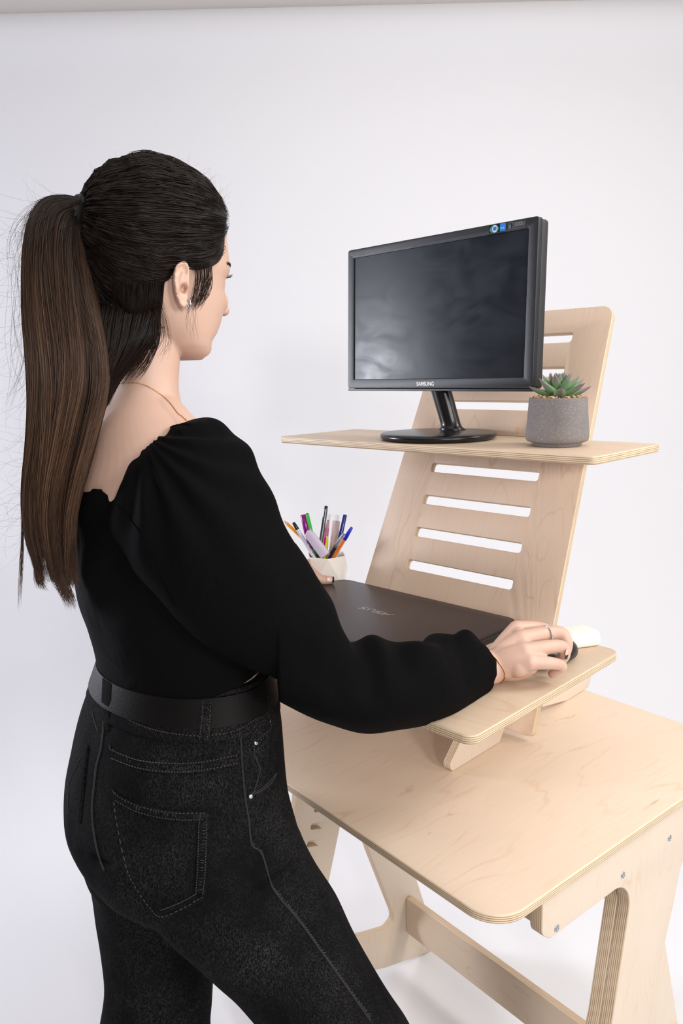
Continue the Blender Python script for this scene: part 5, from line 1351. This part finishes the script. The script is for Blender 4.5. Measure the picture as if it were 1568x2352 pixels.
# explicit locks drawn in the photo's outline
def lock(rows, n, thick, M_=20, rr=(.0002, .0004), tone=(0, .5), frizz=.001, taper=True, start=0, cling=0, brown=False):
    A_ = np.array([tuple(D(*L_, d_))+tuple(D(*R3, d_)) for L_, R3, d_ in rows]); P2 = []; R3_ = []; C3 = []
    for s in range(n):
        u = rng.random(); e = rng.uniform(.75, 1); dp = rng.uniform(-1, 1)*thick; ph = rng.uniform(0, 6.28, 2); a = rng.uniform(*rr); tn = rng.uniform(*tone); pts = []
        cl = round(u*6)/6; st = rng.uniform(0, start)
        for k in range(M_):
            t = st+k/(M_-1)*(e-st); q = crom_at(A_, t*(len(A_)-1)); uu = u*(1-.6*t)+cl*.6*t; pts.append(q[:3]*(1-uu)+q[3:]*uu+fwn*dp*(1-.3*t)+(rtn*math.sin(ph[0]+5*t)+upn*math.sin(ph[1]+4*t))*frizz*t)
        if cling:
            up_ = rng.uniform(0, cling)
            for i_, q_ in enumerate(pts):
                x_, y_, d_ = pix(V(q_))
                for bb2 in (CAPB, BB):
                    h_, n_ = hit(bb2, x_, y_)
                    if h_ is not None:
                        dh = (h_-CAM).dot(FW)
                        if dh < 1.0 and d_ > dh-.0015: d_ = dh-.0015-up_; pts[i_] = np.array(D(x_, y_, d_))
        P2.append(pts); R3_.append([a*min(1, (1.03-k/(M_-1))*4) if taper else a for k in range(M_)]); c = (DK*(1-tn)+MDK*tn) if not brown else (MDK*(1-tn)+BR*tn); C3.append([c*(1+.8*k/(M_-1)) for k in range(M_)])
    return P2, R3_, C3
P4, R4, C4 = [], [], []
CAPB = bvh_of(hair)
def L(*a, **k):
    x = lock(*a, **k); P4.extend(x[0]); R4.extend(x[1]); C4.extend(x[2])
# nape lock falling beside the neck into the ponytail
L([((238, 655), (374, 640), .96), ((240, 700), (368, 700), .945), ((232, 745), (360, 735), .94), ((228, 800), (342, 785), .94), ((226, 850), (308, 830), .942), ((228, 900), (272, 875), .945), ((230, 955), (246, 930), .948)], 2600, .010, rr=(.00028, .00045), tone=(0, .45), start=.30, cling=.005)
L([((340, 620), (366, 640), .95), ((350, 760), (368, 765), .93), ((325, 800), (352, 812), .932), ((295, 840), (330, 850), .936), ((262, 900), (300, 880), .94)], 120, .003, rr=(.00015, .0003), tone=(.2, .9), frizz=.003)
L([((320, 600), (352, 610), .965), ((360, 720), (384, 730), .925), ((366, 770), (392, 800), .925), ((340, 800), (372, 840), .93)], 26, .002, rr=(.0001, .00018), tone=(.4, 1), frizz=.004)
# wisps before the ear
L([((446, 608), (486, 600), .945), ((449, 640), (487, 640), .945), ((444, 668), (481, 668), .946), ((438, 694), (468, 692), .948), ((434, 712), (455, 712), .950)], 120, .003, rr=(.00012, .00026), tone=(.2, .9), frizz=.003)
L([((432, 690), (452, 690), .945), ((428, 730), (450, 735), .947), ((436, 790), (456, 790), .95)], 12, .002, rr=(.00008, .00013), tone=(.5, 1), frizz=.004)
# front sweep over the temple
L([((470, 470), (512, 500), .985), ((505, 520), (514, 545), .985), ((500, 565), (511, 580), .98), ((470, 585), (498, 602), .965), ((425, 588), (470, 613), .952), ((380, 590), (425, 604), .942), ((330, 600), (380, 625), .935)], 900, .004, rr=(.0002, .0004), tone=(0, .9), taper=False)
o = strands(P4, R4, C4, 'loose_locks', hair); tag(o, kind='stuff')
# flyaways
P4, R4, C4 = [], [], []
for k in range(150):
    a = rng.uniform(.15, 2.4); sx, sy = 345+160*math.cos(a), 500-112*math.sin(a); L_ = rng.uniform(15, 60); b = a+rng.normal(0, .35)+.9; pts = []; dd_ = .985+rng.uniform(-.03, .03)
    bend = rng.normal(0, 1.2)
    for i in range(12):
        t = i/11; ang = b+bend*t; pts.append(np.array(D(sx, sy, dd_))); sx += math.cos(ang)*L_/11; sy -= math.sin(ang)*L_/11
    P4.append(pts); R4.append([.00008*(1-.5*i/11) for i in range(12)]); C4.append([MDK*1.6]*12)
for k in range(210):
    y0 = rng.uniform(470, 1250); r_ = crom_at(RWa, min(14.9, max(0.5, (y0-430)/62))); p0 = r_[:3]; ang = rng.uniform(2.6, 4.4) if rng.random() < .5 else rng.normal(-1.75, .25); L_ = rng.uniform(.02, .09); bend = rng.normal(0, 1.1); pts = []; p = np.array(p0)+rtn*.004
    for i in range(12): pts.append(p.copy()); a2 = ang+bend*i/11; p = p+(rtn*math.cos(a2)+upn*math.sin(a2)+fwn*rng.normal(0, .15))*L_/11
    P4.append(pts); R4.append([.00009*(1-.5*i/11) for i in range(12)]); C4.append([MDK*1.8]*12)
o = strands(P4, R4, C4, 'flyaway_hair', hair); tag(o, kind='stuff')
P4, R4, C4 = [], [], []
L([((50, 1080), (58, 1080), .945), ((48, 1180), (54, 1180), .95), ((48, 1260), (53, 1260), .955), ((44, 1330), (50, 1330), .958), ((42, 1400), (46, 1400), .96)], 34, .002, rr=(.0001, .00022), tone=(.3, 1), frizz=.002, brown=True)
L([((78, 1220), (95, 1220), .95), ((82, 1280), (92, 1280), .952), ((86, 1325), (92, 1325), .954), ((96, 1352), (104, 1350), .955)], 160, .005, rr=(.00018, .0003), tone=(.3, 1), frizz=.005, brown=True, start=.35)
L([((98, 1230), (135, 1230), .95), ((108, 1280), (138, 1280), .952), ((122, 1325), (145, 1322), .954), ((145, 1360), (156, 1356), .955), ((166, 1396), (168, 1392), .956)], 260, .006, rr=(.00016, .0003), tone=(.3, 1), frizz=.006, brown=True, start=.35)
L([((130, 1230), (172, 1230), .95), ((138, 1280), (174, 1285), .952), ((148, 1318), (172, 1322), .954), ((160, 1345), (172, 1345), .955)], 300, .006, rr=(.00016, .0003), tone=(.2, .9), frizz=.006, brown=True, start=.35)
L([((20, 600), (60, 560), .93), ((30, 700), (58, 640), .93), ((38, 800), (60, 760), .935), ((46, 900), (62, 880), .94), ((44, 1000), (60, 990), .945)], 26, .010, rr=(.00008, .00014), tone=(.3, 1), frizz=.022, start=.3)
L([((150, 455), (175, 456), .935), ((90, 468), (120, 458), .93), ((45, 520), (80, 480), .93), ((30, 580), (66, 545), .93), ((40, 660), (52, 620), .93)], 40, .006, rr=(.00008, .00016), tone=(.3, 1), frizz=.010)
o = strands(P4, R4, C4, 'ponytail_wisps', ponytail); tag(o, kind='stuff')
